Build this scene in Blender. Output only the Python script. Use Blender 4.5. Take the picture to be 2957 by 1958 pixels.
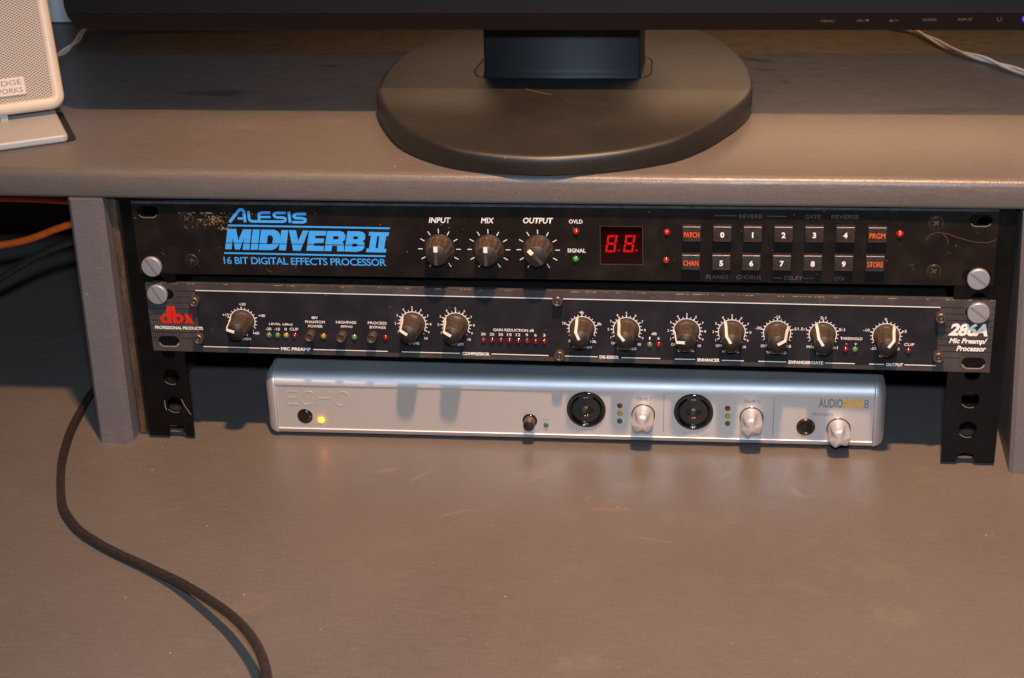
import bpy, math, random
from mathutils import Vector, Matrix
from mathutils.geometry import tessellate_polygon
random.seed(7)
for o in list(bpy.data.objects): bpy.data.objects.remove(o)
S = bpy.context.scene
COL = S.collection
MM = 0.001
R = math.radians

# ------------------------------------------------------------------ camera
cam = bpy.data.cameras.new("camera"); co = bpy.data.objects.new("camera", cam); COL.objects.link(co)
S.camera = co
co.location = (0.10772, -0.89569, 0.47999)
co.rotation_euler = (1.1476379, 0.0331765, 0.1334849)
cam.sensor_width = 36; cam.lens = 36*5000/2957.0
cam.clip_start = 0.02; cam.clip_end = 50
cam.dof.use_dof = True; cam.dof.focus_distance = 0.985; cam.dof.aperture_fstop = 22
S.render.resolution_x = 1024; S.render.resolution_y = 678
# ------------------------------------------------------------------ light
S.view_settings.view_transform = 'Standard'; S.view_settings.look = 'None'
S.view_settings.exposure = .06; S.view_settings.gamma = 1
W = bpy.data.worlds.new("World"); S.world = W; W.use_nodes = True
W.node_tree.nodes["Background"].inputs[0].default_value = (.55, .62, .8, 1)
W.node_tree.nodes["Background"].inputs[1].default_value = .02
def area(name, loc, target, energy, col, sx, sy=None, shape='DISK', spread=180):
    l = bpy.data.lights.new(name, 'AREA'); l.energy = energy; l.color = col; l.shape = shape; l.size = sx
    if sy: l.size_y = sy
    l.spread = R(spread)
    o = bpy.data.objects.new(name, l); COL.objects.link(o); o.location = loc
    o.rotation_euler = (Vector(target)-Vector(loc)).to_track_quat('-Z', 'Y').to_euler()
    return o
lk = bpy.data.lights.new("warm_lamp", 'SPOT'); lk.energy = 200; lk.color = (1, .56, .305); lk.spot_size = R(54); lk.spot_blend = 1; lk.shadow_soft_size = .034
lo = bpy.data.objects.new("warm_lamp", lk); COL.objects.link(lo); lo.location = (.16, -.62, 1.56)
lo.rotation_euler = (Vector((.19, .0, .05))-lo.location).to_track_quat('-Z', 'Y').to_euler()
area("camera_flash", (.112, -.905, .585), (0, .1, .1), 6.9, (.66, .81, 1), .06, .035, 'RECTANGLE')
area("lamp_behind_monitor", (.07, .335, .375), (.05, .05, .20), .52, (1, .62, .36), .44, .10, 'RECTANGLE')
# ------------------------------------------------------------------ materials
MATS = {}
def new_mat(name):
    m = bpy.data.materials.new(name); m.use_nodes = True; MATS[name] = m
    nt = m.node_tree; b = nt.nodes["Principled BSDF"]
    return m, nt, b
def N(nt, t, **kw):
    n = nt.nodes.new(t)
    for k, v in kw.items(): setattr(n, k, v)
    return n
def mth(nt, op, a, b=None, clamp=False):
    n = N(nt, 'ShaderNodeMath', operation=op); n.use_clamp = clamp
    for i, v in enumerate((a, b)):
        if v is None: continue
        if isinstance(v, (int, float)): n.inputs[i].default_value = v
        else: nt.links.new(v, n.inputs[i])
    return n.outputs[0]
def mix(nt, f, a, b):
    n = N(nt, 'ShaderNodeMix', data_type='RGBA')
    for i, v in ((0, f), (6, a), (7, b)):
        if isinstance(v, (int, float)): n.inputs[i].default_value = v
        elif isinstance(v, tuple): n.inputs[i].default_value = v if len(v) == 4 else v+(1,)
        else: nt.links.new(v, n.inputs[i])
    return n.outputs[2]
def coords(nt, sc=(1, 1, 1), rot=(0, 0, 0), loc=(0, 0, 0)):
    tc = N(nt, 'ShaderNodeTexCoord'); mp = N(nt, 'ShaderNodeMapping')
    mp.inputs['Scale'].default_value = sc; mp.inputs['Rotation'].default_value = rot; mp.inputs['Location'].default_value = loc
    nt.links.new(tc.outputs['Object'], mp.inputs[0]); return mp.outputs[0]
def noise(nt, vec, scale, detail=4, rough=.55, dist=0):
    n = N(nt, 'ShaderNodeTexNoise'); nt.links.new(vec, n.inputs['Vector'])
    n.inputs['Scale'].default_value = scale; n.inputs['Detail'].default_value = detail
    n.inputs['Roughness'].default_value = rough; n.inputs['Distortion'].default_value = dist
    return n.outputs[0]
def ramp(nt, v, lo, hi, a=0.0, b=1.0):
    n = N(nt, 'ShaderNodeMapRange'); nt.links.new(v, n.inputs[0])
    n.inputs[1].default_value = lo; n.inputs[2].default_value = hi; n.inputs[3].default_value = a; n.inputs[4].default_value = b
    return n.outputs[0]
def bump(nt, b, h, strength, dist=.0005):
    n = N(nt, 'ShaderNodeBump'); n.inputs['Strength'].default_value = strength; n.inputs['Distance'].default_value = dist
    nt.links.new(h, n.inputs['Height']); nt.links.new(n.outputs[0], b.inputs['Normal'])
def simple(name, col, rough=.5, metal=0, spec=.5, coat=0, emis=None, est=0, var=.0, vscale=300, bmp=0, bscale=2500):
    m, nt, b = new_mat(name)
    b.inputs['Base Color'].default_value = col+(1,); b.inputs['Roughness'].default_value = rough
    b.inputs['Metallic'].default_value = metal; b.inputs['Specular IOR Level'].default_value = spec
    b.inputs['Coat Weight'].default_value = coat; b.inputs['Coat Roughness'].default_value = .08
    if emis: b.inputs['Emission Color'].default_value = emis+(1,); b.inputs['Emission Strength'].default_value = est
    v = coords(nt)
    if var:
        n = noise(nt, v, vscale, 5)
        f = ramp(nt, n, .35, .65)
        nt.links.new(mix(nt, f, tuple(c*(1-var) for c in col), tuple(min(1, c*(1+var)) for c in col)), b.inputs['Base Color'])
        nt.links.new(ramp(nt, n, .3, .7, max(.02, rough-.08), min(1, rough+.08)), b.inputs['Roughness'])
    if bmp: bump(nt, b, noise(nt, v, bscale, 3), bmp, .0002)
    return m

def painted(name, base, rough, bare=None, smudge_shade=False):
    """brushed grey paint: streaks along X, chips, specks and scuffs; bare = list of masks builders giving raw wood"""
    m, nt, b = new_mat(name)
    v = coords(nt); vs = coords(nt, (1, 7, 7)); v2 = coords(nt, (1, 1, 1), (0, 0, R(35)))
    big = noise(nt, v, 7, 4); st = noise(nt, vs, 70, 6, .65); fine = noise(nt, v, 900, 3)
    c = mix(nt, ramp(nt, big, .3, .7), tuple(x*.84 for x in base), tuple(x*1.15 for x in base))
    c = mix(nt, ramp(nt, st, .35, .75, 0, .5), c, tuple(x*1.3 for x in base))
    c = mix(nt, ramp(nt, fine, .4, .75, 0, .5), c, tuple(x*1.5 for x in base))
    mot = noise(nt, v, 380, 3, .6); c = mix(nt, ramp(nt, mot, .35, .7, 0, .18), c, tuple(x*.72 for x in base))
    # chalky rubs
    rub = mth(nt, 'MULTIPLY', ramp(nt, noise(nt, v2, 26, 5, .7, .6), .52, .74), ramp(nt, noise(nt, v, 9, 3), .46, .62))
    c = mix(nt, mth(nt, 'MULTIPLY', rub, .2), c, (.30, .26, .235))
    # dust specks
    vo = N(nt, 'ShaderNodeTexVoronoi'); nt.links.new(v, vo.inputs['Vector']); vo.inputs['Scale'].default_value = 75
    vo.inputs['Randomness'].default_value = 1
    sel = mth(nt, 'GREATER_THAN', noise(nt, v, 40, 2), .56)
    sp = mth(nt, 'MULTIPLY', mth(nt, 'LESS_THAN', vo.outputs['Distance'], .045), sel)
    c = mix(nt, mth(nt, 'MULTIPLY', sp, .5), c, (.55, .45, .36))
    # thin scratches
    vc = coords(nt, (1, .06, 1), (0, 0, R(-38))); sc = N(nt, 'ShaderNodeTexVoronoi'); nt.links.new(vc, sc.inputs['Vector'])
    sc.inputs['Scale'].default_value = 45
    scm = mth(nt, 'MULTIPLY', mth(nt, 'LESS_THAN', sc.outputs['Distance'], .022), mth(nt, 'GREATER_THAN', noise(nt, v, 16, 2), .57))
    c = mix(nt, mth(nt, 'MULTIPLY', scm, .35), c, (.42, .36, .32))
    v3 = N(nt, 'ShaderNodeTexVoronoi'); nt.links.new(v, v3.inputs['Vector']); v3.inputs['Scale'].default_value = 190
    sp3 = mth(nt, 'MULTIPLY', mth(nt, 'LESS_THAN', v3.outputs['Distance'], .055), mth(nt, 'GREATER_THAN', noise(nt, v, 55, 2), .52))
    c = mix(nt, mth(nt, 'MULTIPLY', sp3, .5), c, (.5, .40, .32))
    if smudge_shade:      # dark streaky smudges, plus the monitor's shade painted into the colour towards the back
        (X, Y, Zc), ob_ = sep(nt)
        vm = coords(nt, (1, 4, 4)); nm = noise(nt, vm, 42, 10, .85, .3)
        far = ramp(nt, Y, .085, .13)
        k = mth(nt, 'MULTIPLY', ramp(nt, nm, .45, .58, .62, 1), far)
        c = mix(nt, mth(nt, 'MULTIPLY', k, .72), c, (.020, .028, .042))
    def blots(c, L, col, k):
        (X, Y, Zc), ob_ = sep(nt); nn = noise(nt, ob_, 130, 5, .8, .6); tot = None
        for cx, cy, rx, ry, an in L:
            ca, sa = math.cos(R(an)), math.sin(R(an)); dx = mth(nt, 'SUBTRACT', X, cx*MM); dy = mth(nt, 'SUBTRACT', Y, cy*MM)
            u = mth(nt, 'ADD', mth(nt, 'MULTIPLY', dx, ca/(rx*MM)), mth(nt, 'MULTIPLY', dy, sa/(rx*MM))); w_ = mth(nt, 'ADD', mth(nt, 'MULTIPLY', dx, -sa/(ry*MM)), mth(nt, 'MULTIPLY', dy, ca/(ry*MM)))
            d = mth(nt, 'ADD', mth(nt, 'MULTIPLY', u, u), mth(nt, 'MULTIPLY', w_, w_))
            m_ = ramp(nt, mth(nt, 'ADD', d, mth(nt, 'MULTIPLY', mth(nt, 'SUBTRACT', nn, .5), 2.6)), .2, 1.0, 1, 0)
            tot = m_ if tot is None else mth(nt, 'MAXIMUM', tot, m_)
        return mix(nt, mth(nt, 'MULTIPLY', tot, k), c, col)
    if smudge_shade:
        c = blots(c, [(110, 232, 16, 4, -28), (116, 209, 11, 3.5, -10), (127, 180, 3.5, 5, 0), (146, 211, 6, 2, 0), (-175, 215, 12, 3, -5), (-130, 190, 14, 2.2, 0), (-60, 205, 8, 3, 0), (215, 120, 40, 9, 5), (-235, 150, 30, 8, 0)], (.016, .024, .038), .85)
    elif bare:
        c = blots(c, [(35, -65, 16, 2.6, 3)], (.30, .15, .10), .25)
        c = blots(c, [(-78, -36, 12, 2, 55), (-12, -34, 9, 1.6, 45), (22, -53, 5, 1.5, 70), (-100, -30, 9, 3, 20), (97, -20, 7, 2, 60), (137, -38, 9, 2.5, -60), (-50, -75, 12, 1.2, 30), (60, -95, 14, 1.6, -15)], (.27, .23, .20), .2)
    r = ramp(nt, st, .3, .7, rough-.07, rough+.07)
    if bare:
        msk = bare(nt)
        vw = coords(nt, (1, 9, 9)); w1 = noise(nt, vw, 55, 6, .7, .3); w2 = noise(nt, v, 160, 4, .7)
        wc = mix(nt, ramp(nt, w1, .3, .7), (.055, .040, .021), (.13, .095, .05))
        wc = mix(nt, ramp(nt, w2, .50, .66, 0, .85), wc, (.035, .024, .016))
        c = mix(nt, msk, c, wc)
        r = mth(nt, 'ADD', mth(nt, 'MULTIPLY', msk, .4), r, True)
    nt.links.new(c, b.inputs['Base Color']); nt.links.new(r, b.inputs['Roughness'])
    b.inputs['Specular IOR Level'].default_value = .5
    h = mth(nt, 'ADD', mth(nt, 'MULTIPLY', st, .7), mth(nt, 'MULTIPLY', fine, .5))
    bump(nt, b, h, .32, .0006)
    return m
def sep(nt):
    tc = N(nt, 'ShaderNodeTexCoord'); s = N(nt, 'ShaderNodeSeparateXYZ'); nt.links.new(tc.outputs['Object'], s.inputs[0]); return s.outputs, tc.outputs['Object']
def edge_mask(nt, y0, xlo, xhi, wob=.006):
    (x, y, z), ob = sep(nt)
    w = mth(nt, 'MULTIPLY', mth(nt, 'SUBTRACT', noise(nt, ob, 35, 5, .7), .5), wob*2)
    yy = mth(nt, 'GREATER_THAN', mth(nt, 'ADD', y, w), y0)
    a = mth(nt, 'GREATER_THAN', mth(nt, 'ADD', x, mth(nt, 'MULTIPLY', w, 4)), xlo); c = mth(nt, 'LESS_THAN', x, xhi)
    return mth(nt, 'MULTIPLY', yy, mth(nt, 'MULTIPLY', a, c))
PAINT = (.114, .101, .092)
painted('desk_paint', PAINT, .36, lambda nt: edge_mask(nt, .102, -.262, .262, .002))
def shelf_mask(nt):
    m1 = edge_mask(nt, .250, -.345, 1, .004)
    (x, y, z), ob = sep(nt)
    # dark paint patches and painted-in shade beyond the monitor base
    return m1
painted('shelf_paint', PAINT, .36, shelf_mask, True)
painted('upright_paint', (.125, .118, .122), .45)
def wood(name, a, c):
    m, nt, b = new_mat(name); vw = coords(nt, (9, 9, 1)); v = coords(nt)
    w1 = noise(nt, vw, 45, 6, .7, .4); w2 = noise(nt, v, 220, 5, .75)
    cc = mix(nt, ramp(nt, w1, .3, .7), a, c); cc = mix(nt, ramp(nt, w2, .52, .7, 0, .8), cc, (.02, .013, .008))
    nt.links.new(cc, b.inputs['Base Color']); b.inputs['Roughness'].default_value = .85; bump(nt, b, w2, .6, .001)
wood('raw_wood', (.022, .015, .009), (.13, .075, .038))
wood('dark_raw_wood', (.06, .036, .02), (.12, .07, .038))
simple('wall_paint', (.78, .78, .80), .9, var=.04, vscale=20)

# scuffed faceplates: masks in the plate's own coordinates
def scuffs(nt, regions, sc=420, thr=.54):
    (x, y, z), ob = sep(nt)
    n1 = noise(nt, ob, sc, 6, .75, 1.5)
    tot = None
    for (cx, cz, rx, rz, k) in regions:
        dx = mth(nt, 'DIVIDE', mth(nt, 'SUBTRACT', x, cx*MM), rx*MM); dz = mth(nt, 'DIVIDE', mth(nt, 'SUBTRACT', z, cz*MM), rz*MM)
        d = mth(nt, 'ADD', mth(nt, 'MULTIPLY', dx, dx), mth(nt, 'MULTIPLY', dz, dz))
        f = mth(nt, 'MULTIPLY', ramp(nt, d, 0, 1, k, 0), 1)
        t = mth(nt, 'GREATER_THAN', mth(nt, 'ADD', n1, f), thr+.16)
        t = mth(nt, 'MULTIPLY', t, mth(nt, 'LESS_THAN', d, 1.0))
        tot = t if tot is None else mth(nt, 'MAXIMUM', tot, t)
    return tot
ALR = [(-194, 33, 15, 6, .17), (-198, 37.6, 22, .9, .2), (-205, 31, 12, 7, .10), (-168, 37.3, 28, .8, .15), (-165, 24, 30, 4, .09), (-141, 22, 30, 2.5, .11), (-55, 29, 12, 5, .07),
       (-50, 36, 10, 5, .06), (60, 4, 14, 3, .05), (-187, 28.5, 8, 2, .2)]
def plate(name, base, speck, rough=.5, regions=None, stripes=False):
    m, nt, b = new_mat(name); (x, y, z), ob = sep(nt)
    n = noise(nt, ob, 1400, 4, .7); n2 = noise(nt, ob, 60, 4)
    c = mix(nt, ramp(nt, n, .35, .7), base, speck)
    c = mix(nt, ramp(nt, n2, .45, .75, 0, .45), c, tuple(k*1.9 for k in speck))
    vo = N(nt, 'ShaderNodeTexVoronoi'); nt.links.new(ob, vo.inputs['Vector']); vo.inputs['Scale'].default_value = 260
    sp = mth(nt, 'MULTIPLY', mth(nt, 'LESS_THAN', vo.outputs['Distance'], .10), mth(nt, 'GREATER_THAN', noise(nt, ob, 90, 2), .57))
    c = mix(nt, mth(nt, 'MULTIPLY', sp, .5), c, (.28, .21, .14))
    if regions: c = mix(nt, mth(nt, 'MULTIPLY', scuffs(nt, regions), .8), c, (.36, .27, .15))
    nt.links.new(c, b.inputs['Base Color']); nt.links.new(ramp(nt, n2, .3, .7, rough-.06, rough+.08), b.inputs['Roughness'])
    b.inputs['Specular IOR Level'].default_value = .12
    bump(nt, b, n, .25, .0002)
plate('effects_plate', (.005, .0042, .004), (.016, .012, .010), .55, ALR)
plate('preamp_plate_border', (.046, .043, .044), (.062, .057, .056), .5)
plate('preamp_plate_inlay', (.013, .013, .017), (.022, .021, .026), .5)
def ink(name, col, regions=None, rough=.55, wear=0):
    m, nt, b = new_mat(name); b.inputs['Roughness'].default_value = rough; b.inputs['Specular IOR Level'].default_value = .3
    (x, y, z), ob = sep(nt); n = noise(nt, ob, 700, 4)
    c = mix(nt, ramp(nt, n, .4, .7), col, tuple(k*.88 for k in col))
    if regions: c = mix(nt, mth(nt, 'MULTIPLY', scuffs(nt, regions), .55), c, (.42, .33, .18))
    nt.links.new(c, b.inputs['Base Color'])
ink('blue_ink', (.055, .40, .95), ALR)
ink('white_ink', (.90, .87, .82)); ink('grey_ink', (.085, .088, .095)); ink('red_ink', (.72, .018, .006)); ink('orange_ink', (.85, .12, .012))
ink('stripe_ink', (.012, .011, .012)); ink('split_ink', (.014, .011, .009))
ink('silk_grey_ink', (.20, .20, .215)); ink('faint_ink', (.36, .35, .35)); ink('gold_ink', (.95, .44, .03)); ink('mauve_ink', (.42, .22, .20)); ink('chin_ink', (.085, .055, .04))
simple('black_metal', (.0035, .0035, .004), .3, 0, .28, var=.3, vscale=60, bmp=.05)
simple('black_slot_edge', (.24, .20, .17), .45, .3, var=.3)
simple('bright_lip', (.50, .38, .27), .4, .5, var=.2)
simple('lip_grey', (.045, .048, .052), .5, var=.3, vscale=200)
simple('scratch_pale', (.30, .24, .18), .5)
simple('scratch_brown', (.14, .085, .05), .45, .3)
simple('button_brown', (.10, .075, .06), .35, .3)
simple('chassis_black', (.012, .011, .010), .6, var=.2)
simple('knob_rubber', (.055, .040, .030), .50, 0, .5, var=.25, vscale=500, bmp=.1)
simple('knob_cap', (.020, .017, .014), .5, 0, .4, var=.2, vscale=500)
simple('pointer_white', (.85, .80, .72), .45)
simple('button_plastic', (.024, .020, .018), .34, 0, .8, var=.3, vscale=400, bmp=.15)
simple('screw_steel', (.42, .44, .48), .42, .55, .5, var=.05, vscale=3000, bmp=.06)
simple('socket_screw', (.17, .13, .10), .35, .75, var=.2, vscale=900)
simple('dark_screw', (.018, .015, .012), .35, .3, var=.4, vscale=900)
simple('hole_black', (.004, .004, .004), .8)
simple('red_led', (.17, .006, .005), .16, 0, .6, 1)
simple('bright_red_led', (.38, .014, .009), .16, 0, .6, 1, (1, .05, .02), .04)
simple('green_led', (.085, .19, .075), .16, 0, .6, 1)
simple('bright_green_led', (.04, .26, .07), .16, 0, .6, 1)
simple('yellow_led', (.30, .22, .015), .16, 0, .6, 1)
simple('jewel_green_led', (.012, .12, .045), .14, 0, .6, 1)
simple('jewel_yellow_led', (.40, .36, .01), .14, 0, .6, 1)
simple('jewel_red_led', (.30, .006, .010), .14, 0, .6, 1)
simple('lit_yellow_led', (.9, .6, .02), .2, 0, .5, 0, (1, .27, .003), 17)
simple('blue_led', (.05, .05, .9), .2, 0, .5, 0, (.03, .012, 1), 2.5)
simple('display_glass', (.012, .0006, .0006), .12, 0, .2, .1)
simple('display_lit', (.25, .0, .0), .4, 0, .3, 0, (1, .004, .002), .42)
simple('display_dim', (.2, .0, .0), .4, 0, .5, 0, (1, .004, .002), .1)
def brushed(name, col, rough, aniso=0, metal=.85):
    m, nt, b = new_mat(name); v = coords(nt); n = noise(nt, v, 2600, 3); n2 = noise(nt, v, 22, 3)
    nt.links.new(mix(nt, ramp(nt, n, .3, .7), tuple(c*.93 for c in col), tuple(min(1, c*1.05) for c in col)), b.inputs['Base Color'])
    nt.links.new(ramp(nt, n2, .3, .7, rough-.03, rough+.04), b.inputs['Roughness']); b.inputs['Metallic'].default_value = metal
    bump(nt, b, n, .12, .0001)
brushed('anodised_aluminium', (.74, .74, .75), .56)
brushed('silver_face', (.59, .575, .555), .38, metal=.5)
simple('silver_knob', (.58, .57, .57), .30, .5, .5, .15)
simple('black_gloss', (.008, .007, .006), .10, 0, .5, .6)
simple('black_plastic', (.012, .012, .012), .35, 0, .5, bmp=.05)
simple('jack_bronze', (.10, .062, .035), .25, .8)
simple('gold_contact', (.85, .52, .18), .22, 1)
simple('steel_contact', (.4, .42, .42), .3, 1)
simple('rubber_foot', (.01, .01, .01), .8)
simple('monitor_plastic', (.006, .007, .008), .45, 0, .3, bmp=.12, bscale=3000)
simple('monitor_chin', (.010, .006, .004), .11, 0, .8, .4)
MATS['monitor_chin'].node_tree.nodes['Principled BSDF'].inputs['IOR'].default_value = 2.1
simple('monitor_stand', (.005, .006, .008), .55, 0, .5, bmp=.12, bscale=3000)
simple('screen_glass', (.006, .007, .009), .4)
def base_mat():
    m, nt, b = new_mat('monitor_base'); v = coords(nt); n = noise(nt, v, 2200, 3); n2 = noise(nt, v, 30, 4)
    vo = N(nt, 'ShaderNodeTexVoronoi'); nt.links.new(v, vo.inputs['Vector']); vo.inputs['Scale'].default_value = 130
    sp = mth(nt, 'MULTIPLY', mth(nt, 'LESS_THAN', vo.outputs['Distance'], .04), mth(nt, 'GREATER_THAN', noise(nt, v, 60, 2), .55))
    nt.links.new(mix(nt, sp, (.011, .009, .007), (.35, .28, .2)), b.inputs['Base Color'])
    nt.links.new(ramp(nt, n2, .3, .7, .44, .54), b.inputs['Roughness']); b.inputs['Specular IOR Level'].default_value = .95; bump(nt, b, n, .3, .0002)
base_mat()
simple('cream_plastic', (.70, .58, .44), .42, 0, .5, var=.04, vscale=40)
simple('stand_plastic', (.43, .43, .42), .38, 0, .5)
def grille_mat():
    m, nt, b = new_mat('speaker_grille'); (x, y, z), ob = sep(nt)
    P = .0021
    def dots(ox, oz):
        fx = mth(nt, 'SUBTRACT', mth(nt, 'FRACT', mth(nt, 'ADD', mth(nt, 'DIVIDE', x, P*1.25), ox)), .5)
        fz = mth(nt, 'SUBTRACT', mth(nt, 'FRACT', mth(nt, 'ADD', mth(nt, 'DIVIDE', z, P*.78), oz)), .5)
        d = mth(nt, 'ADD', mth(nt, 'MULTIPLY', mth(nt, 'MULTIPLY', fx, fx), 1.0), mth(nt, 'MULTIPLY', mth(nt, 'MULTIPLY', fz, fz), .9))
        return mth(nt, 'SUBTRACT', 1, ramp(nt, d, .022, .055), True)
    h = mth(nt, 'MAXIMUM', dots(0, 0), dots(.5, .5))
    nt.links.new(mix(nt, h, (.52, .42, .31), (.13, .10, .072)), b.inputs['Base Color']); b.inputs['Roughness'].default_value = .45
    bump(nt, b, mth(nt, 'SUBTRACT', 1, h), .7, .0006)
grille_mat()
simple('orange_cable', (.80, .12, .015), .42, var=.12, vscale=90)
simple('black_cable', (.026, .021, .019), .42, 0, .5, var=.2, vscale=420, bmp=.2)
simple('white_cord', (.62, .56, .50), .5)

# ------------------------------------------------------------------ mesh helpers (millimetres in, metres out)
class MB:
    def __init__(s): s.v = []; s.f = []; s.sm = []
    def add(s, vs, fs, smooth=False):
        k = len(s.v); s.v += [tuple(x) for x in vs]
        for f in fs: s.f.append([i+k for i in f]); s.sm.append(smooth)
        return s
    def box(s, x0, x1, y0, y1, z0, z1):
        v = [(x, y, z) for x in (x0, x1) for y in (y0, y1) for z in (z0, z1)]
        return s.add(v, [(0, 1, 3, 2), (4, 6, 7, 5), (0, 4, 5, 1), (2, 3, 7, 6), (0, 2, 6, 4), (1, 5, 7, 3)])
    def lathe(s, prof, seg=32, c=(0, 0), rmod=None, smooth=True, y0=0):
        """prof: (r, p) p = how far it stands out of the panel (towards -y)"""
        vs = []; fs = []
        for j, (r, p) in enumerate(prof):
            for i in range(seg):
                a = 2*math.pi*i/seg; rr = r*(rmod(a, j, p) if rmod else 1)
                vs.append((c[0]+rr*math.sin(a), y0-p, c[1]+rr*math.cos(a)))
        for j in range(len(prof)-1):
            for i in range(seg):
                i2 = (i+1) % seg; fs.append((j*seg+i, j*seg+i2, (j+1)*seg+i2, (j+1)*seg+i))
        fs.append(tuple((len(prof)-1)*seg+i for i in range(seg)))
        return s.add(vs, fs, smooth)
    def sheet(s, loops, y, xf=lambda p: p):
        """filled flat polygon with holes on the plane y, facing -y"""
        L = [[Vector((p[0], p[1], 0)) for p in map(xf, lp)] for lp in loops]
        tri = tessellate_polygon(L); pts = [p for lp in L for p in lp]
        fs = []
        for t in tri:
            a, b, c = (pts[i] for i in t); n = (b-a).cross(c-a).z
            if abs(n) < 1e-9: continue
            fs.append(tuple(t) if n > 0 else tuple(reversed(t)))
        return s.add([(p.x, y, p.y) for p in pts], fs)
    def plate(s, loops, y0, y1, bev=0):
        """solid plate with holes; first loop is the outline; y0 front, y1 back"""
        s.sheet(loops, y0); k = len(s.f)
        s.sheet(loops, y1)
        for i in range(k, len(s.f)): s.f[i].reverse()
        for n, lp in enumerate(loops):
            m = len(lp); ar = sum(lp[i][0]*lp[(i+1) % m][1]-lp[(i+1) % m][0]*lp[i][1] for i in range(m))
            vs = [(p[0], y, p[1]) for p in lp for y in (y0, y1)]; fs = []
            for i in range(m):
                j = (i+1) % m; f = (2*i, 2*i+1, 2*j+1, 2*j)
                if (ar > 0) != (n == 0): f = f[::-1]
                fs.append(f)
            s.add(vs, fs)
        return s
    def tube(s, pts, rad, seg=10, smooth=True, cap=True):
        pts = [Vector(p) for p in pts]; vs = []; fs = []; up = Vector((0, 0, 1)); prev = None
        for i, p in enumerate(pts):
            d = (pts[min(i+1, len(pts)-1)]-pts[max(i-1, 0)]).normalized()
            if prev is None: a = d.cross(up if abs(d.z) < .9 else Vector((1, 0, 0))).normalized()
            else: a = (prev-d*prev.dot(d)).normalized()
            prev = a; b = d.cross(a); r = rad(i/(len(pts)-1)) if callable(rad) else rad
            for k in range(seg):
                t = 2*math.pi*k/seg; vs.append(p+a*r*math.cos(t)+b*r*math.sin(t))
        for i in range(len(pts)-1):
            for k in range(seg):
                k2 = (k+1) % seg; fs.append((i*seg+k, (i+1)*seg+k, (i+1)*seg+k2, i*seg+k2))
        if cap: fs.append(tuple(range(seg))); fs.append(tuple(reversed([(len(pts)-1)*seg+k for k in range(seg)])))
        return s.add(vs, fs, smooth)
    def mesh(s, name, mat):
        me = bpy.data.meshes.new(name); me.from_pydata([(x*MM, y*MM, z*MM) for x, y, z in s.v], [], s.f)
        me.polygons.foreach_set('use_smooth', s.sm); me.update()
        if isinstance(mat, str): mat = MATS[mat]
        me.materials.append(mat); return me
def link(name, me, parent=None, loc=None, rot=None):
    o = bpy.data.objects.new(name, me); COL.objects.link(o)
    if parent is not None: o.parent = parent
    if loc: o.location = [c*MM for c in loc]
    if rot: o.rotation_euler = rot
    return o
def part(name, mb, mat, parent=None, loc=None, rot=None): return link(name, mb.mesh(name, mat), parent, loc, rot)
def bev(o, w, seg=2, ang=40, smooth=True):
    m = o.modifiers.new('bevel', 'BEVEL'); m.width = w*MM; m.segments = seg; m.limit_method = 'ANGLE'; m.angle_limit = R(ang)
    m.harden_normals = False
    if smooth:
        for p in o.data.polygons: p.use_smooth = True
        wn = o.modifiers.new('normals', 'WEIGHTED_NORMAL'); wn.keep_sharp = False
    return o
def thing(name, label, cat, loc=(0, 0, 0), rot=(0, 0, 0), group=None):
    o = bpy.data.objects.new(name, None); COL.objects.link(o); o.location = [c*MM for c in loc]; o.rotation_euler = rot
    o.empty_display_size = .02
    return tag(o, label, cat, group)
def tag(o, label, cat, group=None):
    o['label'] = label; o['category'] = cat
    if group: o['group'] = group
    return o
def rrect(x0, x1, z0, z1, r, n=5):
    pts = []
    for cx, cz, a0 in ((x1-r, z1-r, 0), (x0+r, z1-r, 90), (x0+r, z0+r, 180), (x1-r, z0+r, 270)):
        for i in range(n+1):
            a = R(a0+90*i/n); pts.append((cx+r*math.cos(a), cz+r*math.sin(a)))
    return pts
def circle(cx, cz, r, n=24): return [(cx+r*math.cos(2*math.pi*i/n), cz+r*math.sin(2*math.pi*i/n)) for i in range(n)]
def spline(P, n=8):
    P = [Vector(p) for p in P]; out = []
    for i in range(len(P)-1):
        a = P[max(i-1, 0)]; b = P[i]; c = P[i+1]; d = P[min(i+2, len(P)-1)]
        for k in range(n):
            t = k/n; out.append(.5*((2*b)+(c-a)*t+(2*a-5*b+4*c-d)*t*t+(3*b-a-3*c+d)*t**3))
    return out+[P[-1]]
def ribbon3(pts, w):
    mb = MB(); v = []
    for x, y, z in pts: v += [(x, y-w/2, z), (x, y+w/2, z)]
    return mb.add(v, [(2*i, 2*i+2, 2*i+3, 2*i+1) for i in range(len(pts)-1)])
# panel surveys: where a measured feature sits on its plate, in plate millimetres
HD = [[0.1926262049647289, -0.0014307695996046224, -307.44780114506784], [0.005625236777110641, -0.20907852317037495, 209.24296556972564], [3.214540374196273e-05, -8.648065370232645e-05, 1.0]]
HA = [[0.19359765054684092, -0.00824928028558977, -300.8284034456585], [0.003289092377229951, -0.2101525525891152, 163.93287167099868], [3.3580663134501026e-05, -8.227634754414529e-05, 1.0]]
def hom4(px, mm):
    A = []; B = []
    for (u, v), (x, z) in zip(px, mm):
        A.append([u, v, 1, 0, 0, 0, -x*u, -x*v]); B.append(x); A.append([0, 0, 0, u, v, 1, -z*u, -z*v]); B.append(z)
    n = 8; M = [r+[b] for r, b in zip(A, B)]
    for i in range(n):
        p = max(range(i, n), key=lambda k: abs(M[k][i])); M[i], M[p] = M[p], M[i]
        M[i] = [a/M[i][i] for a in M[i]]
        for k in range(n):
            if k != i: f = M[k][i]; M[k] = [a-f*b for a, b in zip(M[k], M[i])]
    h = [r[-1] for r in M]; return [h[:3], h[3:6], h[6:]+[1]]
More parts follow.
